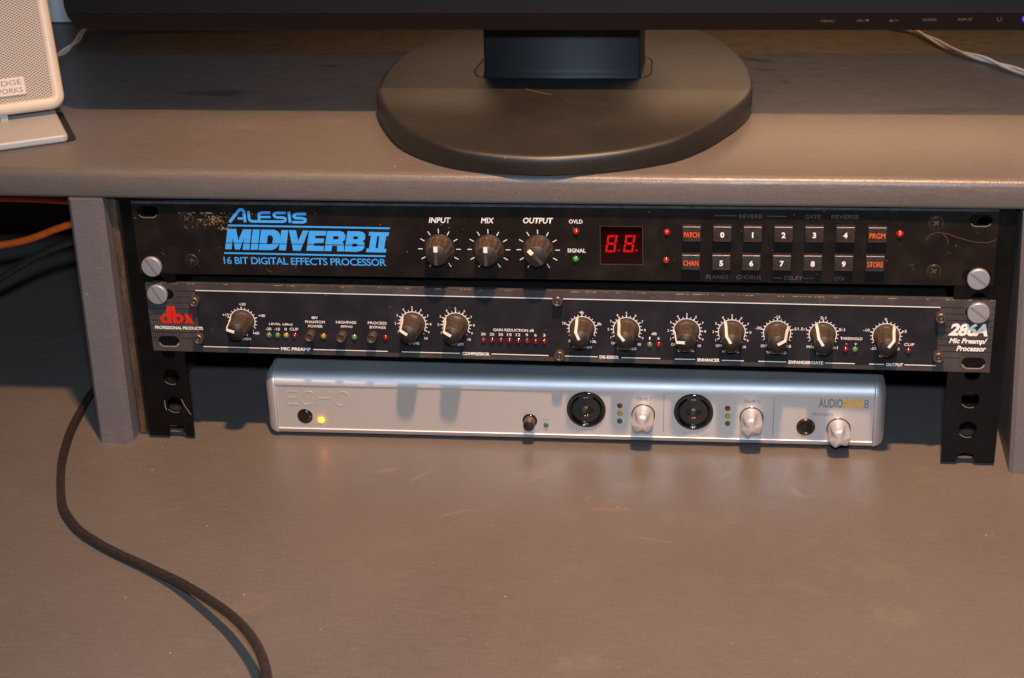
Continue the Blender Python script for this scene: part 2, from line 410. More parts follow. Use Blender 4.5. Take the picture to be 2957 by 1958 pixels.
HE = hom4([(793.6, 1110), (2525.3, 1145.7), (808.8, 1234), (2518, 1275.3)], [(-176.3, 35.2), (176.3, 35.2), (-176.3, 6.3), (176.3, 6.3)])
def ap(H, p):
    u, v = p; q = [r[0]*u+r[1]*v+r[2] for r in H]; return (q[0]/q[2], q[1]/q[2])
def Z(x0, y0, s): return lambda x, y: (x0+x/s, y0+y/s)
r4 = Z(360, 560, 2.96); r5 = Z(1100, 560, 2.96); r6 = Z(1850, 560, 3.135); r7 = Z(2400, 560, 3.136)
e1 = Z(750, 1030, 6.031); e2 = Z(1400, 1040, 2.96); e3 = Z(2100, 1040, 2.763); e4 = Z(1600, 1100, 6.578); e5 = Z(2240, 1080, 5.92)
A_ = Z(560, 580, 7.467)

# ---- lettering: text curves are collected, measured and turned into meshes in one go
TXT = []
def text(s, parent, cx, cz, w, h, mat='white_ink', bold=0, shear=0, y=-.12, name='lettering', rotz=0, spacing=1.0):
    c = bpy.data.curves.new(name, 'FONT'); c.body = s; c.size = 1; c.offset = bold; c.shear = shear; c.resolution_u = 3; c.fill_mode = 'FRONT'
    c.space_character = spacing
    o = bpy.data.objects.new(name, c); COL.objects.link(o); TXT.append((o, parent, cx, cz, w, h, mat, y, name, rotz))
def ptext(H, rg, s, parent, xl, xr, ym, hpx, **kw):
    """text between two surveyed ends xl..xr on row ym of survey region rg; hpx = letter height"""
    a = ap(H, rg(xl, ym)); b = ap(H, rg(xr, ym)); c = ap(H, rg((xl+xr)/2, ym-hpx/2)); d = ap(H, rg((xl+xr)/2, ym+hpx/2)); m = ap(H, rg((xl+xr)/2, ym))
    text(s, parent, m[0], m[1], math.hypot(b[0]-a[0], b[1]-a[1]), abs(c[1]-d[1]), **kw)
def flush_text():
    bpy.context.view_layer.update(); dg = bpy.context.evaluated_depsgraph_get()
    for (o, parent, cx, cz, w, h, mat, y, name, rotz) in TXT:
        me = bpy.data.meshes.new_from_object(o.evaluated_get(dg))
        xs = [v.co.x for v in me.vertices]; ys = [v.co.y for v in me.vertices]
        x0, x1, y0, y1 = min(xs), max(xs), min(ys), max(ys)
        sx = w/(x1-x0) if w else h/(y1-y0); sy = h/(y1-y0) if h else sx
        for v in me.vertices:
            X = (v.co.x-(x0+x1)/2)*sx; Y = (v.co.y-(y0+y1)/2)*sy
            v.co = ((cx+X)*MM, y*MM, (cz+Y)*MM)
        me.materials.clear(); me.materials.append(MATS[mat]); me.update()
        link(name, me, parent); cu = o.data; bpy.data.objects.remove(o); bpy.data.curves.remove(cu)
    TXT.clear()
def line(mb, H, rg, p, q, w=.45, y=-.12):
    a = Vector(ap(H, rg(*p))); b = Vector(ap(H, rg(*q))); d = (b-a).normalized()*w/2; n = Vector((-d.y, d.x))
    return mb.sheet([[a-n, b-n, b+n, a+n]], y)
def ribbon(mb, pts, w, y, closed=False):
    pts = [Vector(p) for p in pts]; n = len(pts); L = []; Rr = []
    for i in range(n):
        d1 = (pts[i]-pts[i-1]).normalized() if i else (pts[1]-pts[0]).normalized()
        d2 = (pts[i+1]-pts[i]).normalized() if i < n-1 else d1
        t = (d1+d2).normalized(); k = w/2/max(.5, t.dot(d1)); nn = Vector((-t.y, t.x))*k
        L.append(pts[i]+nn); Rr.append(pts[i]-nn)
    vs = [(p.x, y, p.y) for p in L+Rr]; fs = [(n+i, n+i+1, i+1, i) for i in range(n-1)]
    return mb.add(vs, fs)

# ================================================================== THE DESK AND ITS SHELF
desk = thing('studio_desk', 'grey painted wooden studio desk with a raised shelf over a rack bay', 'desk')
d = MB().box(-560, 560, -330, 340, -24, 0); bev(part('desktop', d, 'desk_paint', desk), 2, 3)
sh = MB(); prof = []
T, B0, F0 = 173.1, 156.2, -5.4
prof = [(328, B0), (F0+2, B0), (F0+.6, B0+.6), (F0, B0+2.2), (F0+.1, T-4.5), (F0+.6, T-2.6), (F0+1.7, T-1.1), (F0+3.4, T-.3), (F0+6, T), (328, T)]
xs = [-560+i*20 for i in range(57)]; vs = []; fs = []
for x in xs:
    w = .35*math.sin(x*.013)+.2*math.sin(x*.041+1); dz = (.9*max(0, x)/250 if x > 0 else 0)
    for k, (y, z) in enumerate(prof): vs.append((x, y+(w if 0 < k < 9 else 0), z+(dz*.6 if z > 170 else dz*.9)))
n = len(prof)
for i in range(len(xs)-1):
    for k in range(n): k2 = (k+1) % n; fs.append((i*n+k, i*n+k2, (i+1)*n+k2, (i+1)*n+k))
fs += [tuple(range(n)), tuple(reversed([(len(xs)-1)*n+k for k in range(n)]))]
sh.add(vs, fs, True); o = part('shelf', sh, 'shelf_paint', desk)
m = o.modifiers.new('split', 'EDGE_SPLIT'); m.split_angle = R(50)
# uprights: painted front edge and raw plywood sides
def upright(xa, xb, top_xa, top_xb):
    """front-face left/right x at foot and head"""
    u = MB(); y0 = -8; v = []
    ch = 2.2
    for z, a, b in ((0, xa, xb), (B0, top_xa, top_xb)):
        v += [(a, 330, z), (a, y0+ch, z), (a+ch, y0, z), (b-ch-1, y0, z), (b, y0+ch+2, z), (b, 330, z)]
    u.add(v, [(i, i+6, (i+1) % 6+6, (i+1) % 6) for i in range(6)]+[(5, 4, 3, 2, 1, 0), (6, 7, 8, 9, 10, 11)])
    return u
up = part('upright', upright(-280.4, -259.8, -278.2, -258.4), 'upright_paint', desk)
v = MB().box(-258.2, -254.6, 5, 330, 1, B0-1); part('raw_edge', v, 'raw_wood', up)
up = part('upright', upright(255.8, 276, 250.5, 271), 'upright_paint', desk)
for q in up.data.vertices: pass
part('back_board', MB().box(-560, 560, 340, 352, -24, 169), 'dark_raw_wood', desk)
wl = part('wall', MB().box(-1500, 1500, 353, 380, -750, 1700), 'wall_paint'); wl['kind'] = 'structure'
wl.name = 'wall'

# ================================================================== RACK RAILS
def slot(cx, cz, w, h): return rrect(cx-w/2, cx+w/2, cz-h/2, cz+h/2, h/2-.01, 6)[::-1]
def rail(side, label):
    a, b = (-250.6, -222.6) if side < 0 else (218.6, 248.4)
    hx = -232.6 if side < 0 else 232.2
    t = thing('rack_rail', label, 'rack rail', (hx, 0, 2.6), group='punched rack rails of the bay')
    zt = B0-2.6-.6
    holes = []
    zz = [6.9+15.875*1.13*k for k in range(0, 9)]
    zz = [24.4-2.6, 42.3-2.6] if 0 else [20.8, 39.5, 55.4, 71.3, 84, 99.9, 115.8, 131.6, 144.3]
    nt_ = 7.0
    out = [(a-hx, 0), (-5.2, 0), (-5.2, 1.5), (-3.7, 4.6), (0, 5.6), (3.7, 4.6), (5.2, 1.5), (5.2, 0), (b-hx, 0), (b-hx, zt), (a-hx, zt)] if side > 0 else \
          [(a-hx, 0), (-5.6, 0), (-5.6, 6.5), (3.0, 6.6), (3.9, 4.8), (5.6, 0), (b-hx, -.4), (b-hx, zt), (a-hx, zt)]
    fl = MB().plate([out]+[circle(0, z, 5.0 if z < 50 else 4.4, 20)[::-1] for z in zz], .2, 2.0)
    f = bev(part('front_flange', fl, 'black_metal', t), .35, 2)
    x0, x1 = (a-hx, a-hx+2) if side < 0 else (b-hx-2, b-hx)
    part('side_flange', MB().box(x0, x1, 2.1, 28, 0, zt), 'black_metal', t)
    inx = (b-hx-2, b-hx) if side < 0 else (a-hx, a-hx+2)
    for z in (20.8, 39.5):      # bare worn metal on the lower lip of each hole
        mb = MB()
        pts = [(5.2*math.cos(R(k)), z+5.2*math.sin(R(k))) for k in range(215, 300, 9)]
        ribbon(mb, pts, .5, .12); part('worn_rim', mb, 'black_slot_edge', t)
    if side < 0:
        for pts in ([(4.6, 24.5), (6.2, 20), (9.4, 14.5)], [(-5.9, 23.5), (-6.2, 20), (-5.4, 17)]): part('scratch', ribbon(MB(), pts, .4, .12), 'scratch_pale', t)
    return t
rail(-1, 'black punched steel rack rail beside the left upright')
rail(1, 'black punched steel rack rail beside the right upright')

# ================================================================== SHARED SMALL PARTS
LED_ME = {}
def led(parent, x, z, r, mat, y=0, name='led'):
    k = (mat, round(r, 2))
    if k not in LED_ME:
        LED_ME[k] = MB().lathe([(r*1.12, 0), (r*1.12, .12), (r, .15), (r*.98, r*.35), (r*.85, r*.68), (r*.6, r*.92), (r*.25, r*1.06), (.02, r*1.08)], 20).mesh('led', mat)
    return link(name, LED_ME[k], parent, (x, y, z))
def rack_screw(parent, x, z, ang, r=6.0):
    mb = MB().lathe([(r*.97, 0), (r, .3), (r, 2.3), (r-.12, 2.6), (r-.4, 2.78), (r-.9, 2.82), (.02, 2.84)], 40)
    s = part('rack_screw', mb, 'screw_steel', parent, (x, -.5, z))
    c, sn = math.cos(R(ang)), math.sin(R(ang)); w = .65; L = r*.96
    p = [(-L*c-w*-sn*-1, -L*sn-w*c), (L*c+w*sn, L*sn-w*c), (L*c-w*sn, L*sn+w*c), (-L*c-w*sn, -L*sn+w*c)]
    p = [(-L*c+w*sn, -L*sn-w*c), (L*c+w*sn, L*sn-w*c), (L*c-w*sn, L*sn+w*c), (-L*c-w*sn, -L*sn+w*c)]
    part('slot', MB().sheet([p], -2.88), 'screw_slot', s)
    return s
simple('screw_slot', (.30, .33, .37), .5, .7)
HEX_ME = None
def socket_screw(parent, x, z):
    global HEX_ME
    mb = MB().lathe([(3.1, 0), (3.15, .3), (3.1, 3.6), (2.9, 4.1), (2.5, 4.3), (1.75, 4.3), (1.7, 4.1), (1.6, 2.2), (.05, 2.0)], 28)
    HEX_ME = HEX_ME or mb.mesh('socket_screw', 'socket_screw')
    return link('socket_screw', HEX_ME, parent, (x, 0, z))
def flush_screw(parent, x, z, ang, mat='dark_screw', r=3.5):
    mb = MB().lathe([(r, 0), (r, .15), (r*.85, .3), (r*.5, .34), (.02, .34)], 28)
    s = part('panel_screw', mb, mat, parent, (x, 0, z))
    rm = MB(); pts = [((r+.15)*math.cos(R(k)), (r+.15)*math.sin(R(k))) for k in range(0, 361, 15)]
    ribbon(rm, pts, .35, -.06); part('screw_rim', rm, 'worn_rim_metal', s)
    c = MB(); a = R(ang)
    for i, q in enumerate((a, a+math.pi/2)):
        d = Vector((math.cos(q), math.sin(q)))*r*.55; n_ = Vector((-d.y, d.x)).normalized()*.42
        c.sheet([[-d-n_, d-n_, d+n_, -d+n_]], -.40-.03*i)
    part('cross_recess', c, 'worn_rim_metal', s)
simple('worn_rim_metal', (.11, .075, .05), .4, .4, var=.4, vscale=900)

def unit_plate(H, name, mat, parent, h, slots, extra=None, t=3.2):
    loops = [rrect(-241.3, 241.3, 0, h, .5, 2)]+[slot(*s) for s in slots]
    if extra: loops += extra
    o = part(name, MB().plate(loops, 0, t), mat, parent); return o

# ================================================================== EFFECTS PROCESSOR (upper unit)
fx = thing('effects_processor', 'black rack effects processor with blue lettering, topmost unit under the shelf', 'effects processor', (-2.13, -.3, 59.1+50.88+22), (0, -.00544, 0))
# child geometry is given with z measured from the plate's lower edge, so an offset shifts it to the pivot
def shift(mb, dz):
    mb.v = [(x, y, z+dz) for x, y, z in mb.v]; return mb
FXO = -22
class Shift:  # objects added to the unit sit 22 mm below its pivot
    pass
fxp = fx
def kids_shift(root, dz, before):
    for o in list(bpy.data.objects):
        if o not in before and o.parent == root: o.location.z += dz*MM
before = set(bpy.data.objects)
slA = [(-232, 38.1, 12.5, 6.8), (232.2, 38.0, 12.5, 6.8), (-232.9, 5.8, 12.5, 6.8), (232, 6.0, 15, 6.8)]
dw = [ap(HA, p) for p in ((1725, 653.5), (1846.5, 654.5), (1848, 763), (1724.5, 761.5))]
dwr = [(dw[0][0], dw[2][1]), (dw[1][0], dw[2][1]), (dw[1][0], dw[0][1]), (dw[0][0], dw[0][1])]
bev(unit_plate(HA, 'front_panel', 'effects_plate', fx, 44, slA, [dwr[::-1]]), .3, 1, smooth=False)
for s in slA[:2]:
    mb = MB(); pts = [(s[0]+x_, s[1]+z_) for x_, z_ in ((-5.2, -1.9), (-4.3, -3), (-2.8, -3.55), (2.8, -3.55), (4.3, -3), (5.2, -1.9))]
    ribbon(mb, pts, .55, -.05); part('worn_slot_lip', mb, 'black_slot_edge', fx)
part('chassis', MB().box(-216, 216, 3.3, 190, .8, 42.6), 'chassis_black', fx)
part('top_lip', MB().box(-241, 241, -.45, 3, 43.1, 44.5), 'lip_grey', fx)
# display window
x0, x1 = dwr[0][0], dwr[1][0]; z0, z1 = dwr[0][1], dwr[2][1]
disp = part('display_window', MB().box(x0+.05, x1-.05, 1.2, 2.6, z0+.05, z1-.05), 'display_glass', fx)
rim = MB()
for a, b in (((x0, z0-.12), (x1, z0-.12)), ((x0-.15, z0), (x0-.15, z1)), ((x1+.15, z0), (x1+.15, z1)), ((x0, z1+.1), (x1, z1+.1))):
    ribbon(rim, [a, b], .28, -.05)
part('window_rim', rim, 'worn_rim_metal', disp)
dg_ = Z(1700, 620, 9.222)
def seg(poly, mat='display_lit', nm='display_segment'):
    part(nm, MB().sheet([[ap(HA, dg_(*p)) for p in poly][::-1]], 1.1), mat, disp)
for dx in (0, 477):
    L = lambda *pp: [(x+dx, y) for x, y in pp]
    seg(L((490, 555), (625, 555), (612, 610), (478, 612)))
    seg(L((425, 558), (478, 562), (452, 765), (398, 768)))
    seg(L((640, 558), (693, 562), (662, 765), (612, 765)))
    seg(L((460, 755), (598, 757), (620, 783), (588, 808), (452, 808), (428, 783)))
    seg(L((388, 795), (436, 798), (420, 1005), (366, 1003)))
    seg(L((608, 798), (660, 795), (632, 1008), (580, 1005)))
    seg(L((424, 958), (572, 958), (566, 1010), (424, 1010)))
    cx, cz = ap(HA, dg_(726+dx, 960)); part('decimal_point', MB().sheet([circle(cx, cz, .7, 16)], 1.1), 'display_dim', disp)
# leds
for rg, x, y, m, r in ((r5, 1643, 318, 'bright_red_led', 1.6), (r5, 1643, 553, 'bright_green_led', 1.6), (r6, 213, 345, 'bright_red_led', 1.6), (r6, 210, 597, 'bright_red_led', 1.6), (r7, 612, 362, 'bright_red_led', 1.75)):
    led(fx, *ap(HA, rg(x, y)), r, m)
# knobs
def fx_knob(cx, cz, ang):
    k = MB()
    fl = lambda a, j, p: 1 if j in (0, 1, 8, 9, 10) else 1-.075*max(0, math.cos(a*12))**.6
    k.lathe([(8.1, .2), (8.1, 1.0), (7.8, 1.4), (7.6, 2.2), (7.2, 4), (6.9, 6), (6.6, 8), (6.35, 9.6), (6.05, 10.6), (5.7, 10.9), (.02, 10.9)], 96, rmod=fl)
    o = part('knob', k, 'knob_rubber', fx, (cx, 0, cz), (0, R(ang), 0))
    part('knob_cap', MB().lathe([(5.7, 10.8), (5.75, 11.2), (5.5, 11.5), (.02, 11.5)], 36), 'knob_cap', o)
    rd = MB().box(-.95, .95, -11.9, -11.4, -5.2, 2.6); part('cap_ridge', rd, 'knob_rubber', o)
    part('pointer', MB().box(-1.1, 1.1, -12.0, -11.3, 2.6, 5.7), 'pointer_white', o)
    part('collar', MB().lathe([(8.9, .0), (8.9, .5), (8.1, .55)], 40), 'knob_cap', o)
    tk = MB()
    for i in range(11):
        a = R(-150+30*i); c, s_ = math.sin(a), math.cos(a)
        ribbon(tk, [(cx+c*9.6, cz+s_*9.6), (cx+c*12.2, cz+s_*12.2)], .45, -.12)
    part('dial_marks', tk, 'white_ink', fx)
    return o
for (x, y), a in (((1262, 718), 0), ((1404, 719.5), 0), ((1546.5, 720.5), -44)): fx_knob(*ap(HA, (x, y)), a)
# push buttons
BT = MB(); w2, h2 = 5.2, 4.55
BTM = None
def fx_button(rg, xc, yc, lab, orange):
    global BTM
    u, v_ = rg(xc, yc); x, z = ap(HA, (u+2, v_-5.5))
    if BTM is None:
        m = MB().box(-w2, w2, -3.5, .5, -h2, h2); BTM = m.mesh('button', 'button_plastic')
    o = link('button', BTM, fx, (x, 0, z)); bev(o, .6, 3)
    if orange: text(lab, o, 0, -.3, 8.4, 3.1, 'orange_ink', .016, 0, -3.62)
    else: text(lab, o, 0, -.2, None, 3.3, 'white_ink', .035, 0, -3.62)
for i, (x, l) in enumerate(zip((433, 711, 987, 1267, 1547, 1830), ('PATCH', '0', '1', '2', '3', '4'))): fx_button(r6, x, 362+i*1.3, l, i == 0)
for i, (x, l) in enumerate(zip((430, 705, 978, 1255, 1536, 1818), ('CHAN', '5', '6', '7', '8', '9'))): fx_button(r6, x, 615+i*2, l, i == 0)
fx_button(r7, 396, 372, 'PRGM', True); fx_button(r7, 380, 628, 'STORE', True)
for pts in (((995, 352), (1060, 362), (1130, 390), (1230, 418), (1320, 438), (1420, 440), (1500, 412)), ((850, 420), (880, 375), (935, 350), (995, 348)), ((1000, 350), (1040, 395), (1055, 450))):
    part('scratch', ribbon(MB(), [ap(HA, r7(*p)) for p in pts], .28, -.05), 'scratch_brown', fx)
for pts in (((645, 150), (655, 175), (690, 185)), ((610, 250), (618, 290)), ((1200, 640), (1250, 665))):
    part('scratch', ribbon(MB(), [ap(HA, r4(*p)) for p in pts], .3, -.05), 'scratch_brown', fx)
part('scratch', ribbon(MB(), [ap(HA, r7(*p)) for p in ((690, 640), (750, 632), (722, 655), (748, 686))], .22, -.05), 'scratch_brown', fx)
# printed lettering
P = lambda rg, s, a, b, y, h, **k: ptext(HA, rg, s, fx, a, b, y, h, **k)
P(r4, '16 BIT DIGITAL EFFECTS PROCESSOR', 835, 2210, 571, 60, mat='blue_ink', bold=.008, spacing=.93)
P(r5, 'INPUT', 386, 575, 225, 47, bold=.02, shear=.2); P(r5, 'MIX', 830, 943, 227, 47, bold=.02, shear=.2); P(r5, 'OUTPUT', 1190, 1446, 228, 48, bold=.02, shear=.2)
P(r5, 'OVLD', 1582, 1698, 236, 33, bold=.015); P(r5, 'SIGNAL', 1572, 1728, 481, 33, bold=.015)
for s, a, b, y in (('REVERB', 867, 1080, 203), ('GATE', 1468, 1607, 206), ('REVERSE', 1708, 1958, 208), ('FLANGE', 578, 778, 747), ('CHORUS', 852, 1073, 749), ('DELAY', 1287, 1452, 757), ('EFX', 1745, 1842, 763)):
    P(r6, s, a, b, y, 36, mat='grey_ink', bold=.005)
for a, b in (((645, 197), (845, 199)), ((1117, 201), (1303, 203)), ((1190, 755), (1265, 756)), ((1455, 757), (1548, 759))): part('printed_rule', line(MB(), HA, r6, a, b, .4), 'grey_ink', fx)
# maker's logo: ribbon letters and heavy block letters
lg = MB(); q = lambda *pp: [ap(HA, A_(*p)) for p in pp]
WD = 62/7.467*.206
ribbon(lg, q((745, 458), (930, 222), (965, 196), (1005, 196), (1045, 225), (1078, 460)), WD, -.12)
ribbon(lg, q((915, 380), (1030, 382)), WD*.8, -.10)
ribbon(lg, q((1143, 225), (1160, 375), (1178, 418), (1215, 440), (1300, 442), (1870, 448), (1925, 435), (1940, 405), (1925, 375), (1880, 362), (1750, 358), (1705, 340), (1688, 305), (1702, 275), (1750, 262), (1945, 264)), WD*.92, -.12)
ribbon(lg, q((1612, 258), (1430, 258), (1380, 275), (1368, 310), (1378, 418)), WD*.9, -.125)
ribbon(lg, q((1400, 350), (1620, 352)), WD*.75, -.10)
ribbon(lg, q((2008, 240), (2038, 474)), WD, -.12)
c4 = lambda *pp: [ap(HA, r4(*p)) for p in pp]
ribbon(lg, c4((1535, 172), (1455, 172), (1433, 180), (1430, 194), (1444, 206), (1508, 209), (1528, 217), (1528, 233), (1510, 242), (1419, 241)), WD*.92, -.12)
part('logo_lettering', lg, 'blue_ink', fx)
for a, b in (((872, 268), (2246, 293)), ((843, 500), (2210, 528))): part('printed_rule', line(MB(), HA, r4, a, b, 1.0), 'blue_ink', fx)
BX = 2240
blk = [
 [[(700, 605), (885, 605), (932, 850), (1030, 612), (1208, 614), (1170, 1045), (1025, 1042), (1060, 780), (965, 1040), (865, 1038), (812, 790), (790, 1035), (650, 1030)]],
 [[(1240, 614), (1388, 616), (1350, 1045), (1195, 1042)]],
 [[(1418, 616), (1700, 620), (1780, 655), (1822, 720), (1835, 800), (1818, 900), (1765, 985), (1700, 1035), (1640, 1052), (1368, 1048)], [(1560, 735), (1635, 740), (1670, 770), (1675, 810), (1662, 890), (1635, 920), (1600, 930), (1545, 925)]],
 [[(1850, 628), (2000, 628), (1950, 1058), (1800, 1052)]],
 [[(2012, 628), (2165, 630), (2213, 860), (2310, 635), (2432, 638), (2262, 1066), (2105, 1062)]],
 [[(BX+205, 640), (BX+570, 645), (BX+560, 745), (BX+340, 745), (BX+335, 800), (BX+530, 805), (BX+515, 900), (BX+315, 905), (BX+310, 960), (BX+525, 965), (BX+520, 1072), (BX+150, 1065)]],
 [[(BX+590, 645), (BX+880, 650), (BX+945, 675), (BX+980, 730), (BX+985, 780), (BX+965, 840), (BX+915, 880), (BX+948, 915), (BX+957, 960), (BX+952, 1080), (BX+805, 1078), (BX+810, 965), (BX+700, 955), (BX+685, 1075), (BX+535, 1072)], [(BX+725, 755), (BX+815, 757), (BX+838, 775), (BX+838, 805), (BX+812, 825), (BX+718, 825)]],
 [[(BX+1025, 650), (BX+1300, 655), (BX+1375, 680), (BX+1408, 730), (BX+1406, 800), (BX+1390, 835), (BX+1350, 860), (BX+1385, 890), (BX+1397, 940), (BX+1390, 1005), (BX+1340, 1060), (BX+1235, 1090), (BX+965, 1082)], [(BX+1155, 760), (BX+1235, 762), (BX+1256, 780), (BX+1254, 805), (BX+1232, 822), (BX+1150, 820)], [(BX+1135, 912), (BX+1225, 914), (BX+1243, 935), (BX+1240, 962), (BX+1218, 980), (BX+1125, 978)]],
 [[(BX+1490, 665), (BX+1920, 675), (BX+1905, 755), (BX+1855, 755), (BX+1815, 1025), (BX+1865, 1028), (BX+1850, 1105), (BX+1425, 1095), (BX+1440, 1020), (BX+1490, 1020), (BX+1530, 750), (BX+1480, 745)], [(BX+1665, 755), (BX+1710, 755), (BX+1680, 1015), (BX+1630, 1010)]]]
for g in blk:
    part('block_letter', MB().sheet([q(*lp) for lp in g], -.12), 'blue_ink', fx)
sp_ = MB(); a = ap(HA, A_(640, 897)); b = ap(HA, A_(BX+1402, 950)); ribbon(sp_, [a, b], .42, -.16); part('letter_split_line', sp_, 'split_ink', fx)
for (rg, x, y, a_) in ((r4, 525, 210, 40), (r4, 568, 560, 80), (r7, 928, 693, 35), (r7, 940, 262, 50)): flush_screw(fx, *ap(HA, rg(x, y)), a_)
rack_screw(fx, *ap(HA, (441, 764)), 122); rack_screw(fx, *ap(HA, (2825.7, 800.7)), -38)
flush_text()
kids_shift(fx, FXO, before)

# ================================================================== MIC PREAMP (middle unit)
pre = thing('mic_preamp', 'dark grey rack mic preamp with red dbx lettering, second unit below the shelf', 'preamp', (0, 0, 59.1))
slD = [(-231.2, 36.6, 13, 6.6), (232, 36.4, 13, 6.6), (-231.1, 6.4, 13, 6.6), (232.2, 5.7, 13, 6.6)]
bev(unit_plate(HD, 'front_panel', 'preamp_plate_border', pre, 43.7, slD), .3, 1, smooth=False)
part('chassis', MB().box(-216, 216, 3.3, 200, .6, 42.6), 'chassis_black', pre)
for s in slD[2:]:
    mb = MB(); pts = [(s[0]+x_, s[1]+z_) for x_, z_ in ((-6, -1.0), (-5.2, -2.4), (-3.6, -3.4), (3.6, -3.4), (5.2, -2.4), (6, -1.0))]
    ribbon(mb, pts, .75, -.05); part('bare_slot_lip', mb, 'bright_lip', pre)
edge = MB(); ribbon(edge, [(-241, 43.45), (241, 43.45)], .35, -.04)
def chipped():
    m, nt, b = new_mat('chipped_edge'); v = coords(nt, (1, 1, 1)); n = noise(nt, v, 120, 5, .8)
    nt.links.new(mix(nt, mth(nt, 'GREATER_THAN', n, .55), (.10, .075, .055), (.62, .45, .28)), b.inputs['Base Color']); b.inputs['Roughness'].default_value = .4; b.inputs['Metallic'].default_value = .4
chipped(); part('worn_top_edge', edge, 'chipped_edge', pre)
xl = ap(HD, r4(618, 1000))[0]; xr = ap(HD, r7(965, 1250))[0]
zt_ = ap(HD, r5(800, 880))[1]; zb_ = ap(HD, r5(800, 1378))[1]
part('dark_inlay', MB().sheet([[(xl, zb_), (xr, zb_), (xr, zt_), (xl, zt_)]], -.05), 'preamp_plate_inlay', pre)
for i in range(9):
    z = zt_-.1-i*3.78
    if i == 7: pass
    for xa, xb in ((-241, xl), (xr, 241)):
        segs = [(xa, xb)]
        if abs(z-6.2) < 4.3: segs = [(-241, -238.6), (-223.6, xl)] if xa < 0 else [(xr, 224.6), (239.8, 241)]
        if abs(z-36.5) < 4.3: segs = [(-241, -239), (-223.4, xl)] if xa < 0 else [(xr, 224.6), (239.8, 241)]
        for s0, s1 in segs: part('pinstripe', MB().sheet([[(s0, z-.2), (s1, z-.2), (s1, z+.2), (s0, z+.2)]], -.06), 'stripe_ink', pre)
wl_ = MB()
for (rg, p), (rh, q_) in (((r4, (607, 823)), (r7, (990, 1023))), ((r4, (663, 1305)), (r4, (1310, 1323))), ((r4, (1597, 1331)), (r4, (2232, 1347))),
      ((r5, (160, 1351)), (r5, (658, 1364))), ((r5, (925, 1369)), (r5, (1412, 1383))), ((r5, (1545, 1387)), (r5, (1832, 1394))), ((r5, (2035, 1401)), (r6, (157, 1492))),
      ((r6, (287, 1497)), (r6, (472, 1500))), ((r6, (711, 1508)), (r6, (914, 1513))), ((r6, (1046, 1517)), (r6, (1300, 1524))), ((r6, (1652, 1533)), (r6, (1923, 1539))),
      ((r7, (330, 1543)), (r7, (465, 1547))), ((r7, (652, 1550)), (r7, (935, 1558)))):
    a = ap(HD, rg(*p)); b = ap(HD, rh(*q_))
    part('printed_rule', ribbon(MB(), [a, b], .5, -.12), 'white_ink', pre)
P = lambda rg, s, a, b, y, h, **k: ptext(HD, rg, s, pre, a, b, y, h, **{**dict(bold=.012), **k})
P(r4, 'PROFESSIONAL PRODUCTS', 260, 665, 1145, 27, bold=.03); P(r4, 'MIC PREAMP', 1325, 1578, 1327, 27, bold=.035)
P(r5, 'COMPRESSOR', 676, 910, 1368, 27, bold=.035); P(r5, 'DE-ESSER', 1848, 2015, 1397, 27, bold=.035); P(r6, 'ENHANCER', 493, 695, 1506, 29, bold=.035)
P(r6, 'EXPANDER/GATE', 1320, 1635, 1529, 29, bold=.035); P(r7, 'OUTPUT', 483, 640, 1550, 29, bold=.035)
for a in (('+30', 975, 1030, 942), ('+15', 834, 886, 1033), ('+40', 1138, 1194, 1040), ('+60', 1087, 1142, 1190), ('dB', 1008, 1046, 1200), ('GAIN', 990, 1070, 1239), ('LEVEL (dBu)', 1227, 1425, 1115),
          ('-20', 1198, 1245, 1154), ('-10', 1270, 1318, 1155), ('0', 1357, 1377, 1156), ('CLIP', 1402, 1475, 1156), ('48V', 1585, 1642, 1057), ('PHANTOM', 1535, 1700, 1094), ('POWER', 1560, 1683, 1131),
          ('HIGHPASS', 1796, 1967, 1097), ('(80Hz)', 1835, 1935, 1135), ('PROCESS', 2067, 2226, 1103), ('BYPASS', 2082, 2218, 1140)): P(r4, *a, 23)
P(r5, 'GAIN REDUCTION dB', 943, 1290, 1164, 23)
for i, s in enumerate(('30', '25', '20', '15', '12', '9', '6', '3')):
    xc = 858+i*74.3; wd = 19 if len(s) == 2 else 10; P(r5, s, xc-wd, xc+wd, 1198+i*1.4, 23)
    led(pre, *ap(HD, r5(xc, 1250+i*1.7)), 1.42, 'red_led')
for rg, x, y, m in ((r4, 1225, 1208, 'green_led'), (r4, 1298, 1209, 'green_led'), (r4, 1370, 1210, 'yellow_led'), (r4, 1445, 1211, 'red_led'), (r4, 1688, 1217, 'yellow_led'), (r4, 1950, 1225, 'green_led'), (r4, 2216, 1231, 'red_led'),
                    (r6, 62, 1365, 'green_led'), (r6, 143, 1367, 'red_led'), (r6, 1843, 1407, 'red_led'), (r6, 1928, 1409, 'green_led'), (r7, 691, 1421, 'red_led')):
    led(pre, *ap(HD, rg(x, y)), 1.5, m)
P(r5, 'DRIVE', 222, 312, 1277, 22); P(r5, 'DENSITY', 583, 693, 1286, 22); P(r5, 'FREQUENCY', 1618, 1787, 1312, 22); P(r5, 'THRESHOLD', 1995, 2163, 1323, 22)
P(r6, 'LF DETAIL', 318, 467, 1418, 23); P(r6, 'HF DETAIL', 722, 872, 1426, 23); P(r6, 'THRESHOLD', 1117, 1300, 1437, 23); P(r6, 'RATIO', 1577, 1670, 1446, 23); P(r7, 'GAIN', 424, 500, 1466, 23)
P(r6, 'dB', 80, 127, 1265, 24); P(r6, '1', 58, 70, 1306, 24); P(r6, '6', 134, 153, 1307, 24); P(r6, 'THRESHOLD', 1795, 1997, 1309, 25); P(r6, '-', 1844, 1857, 1358, 5); P(r6, '+', 1925, 1945, 1358, 20); P(r7, 'CLIP', 652, 745, 1364, 25)
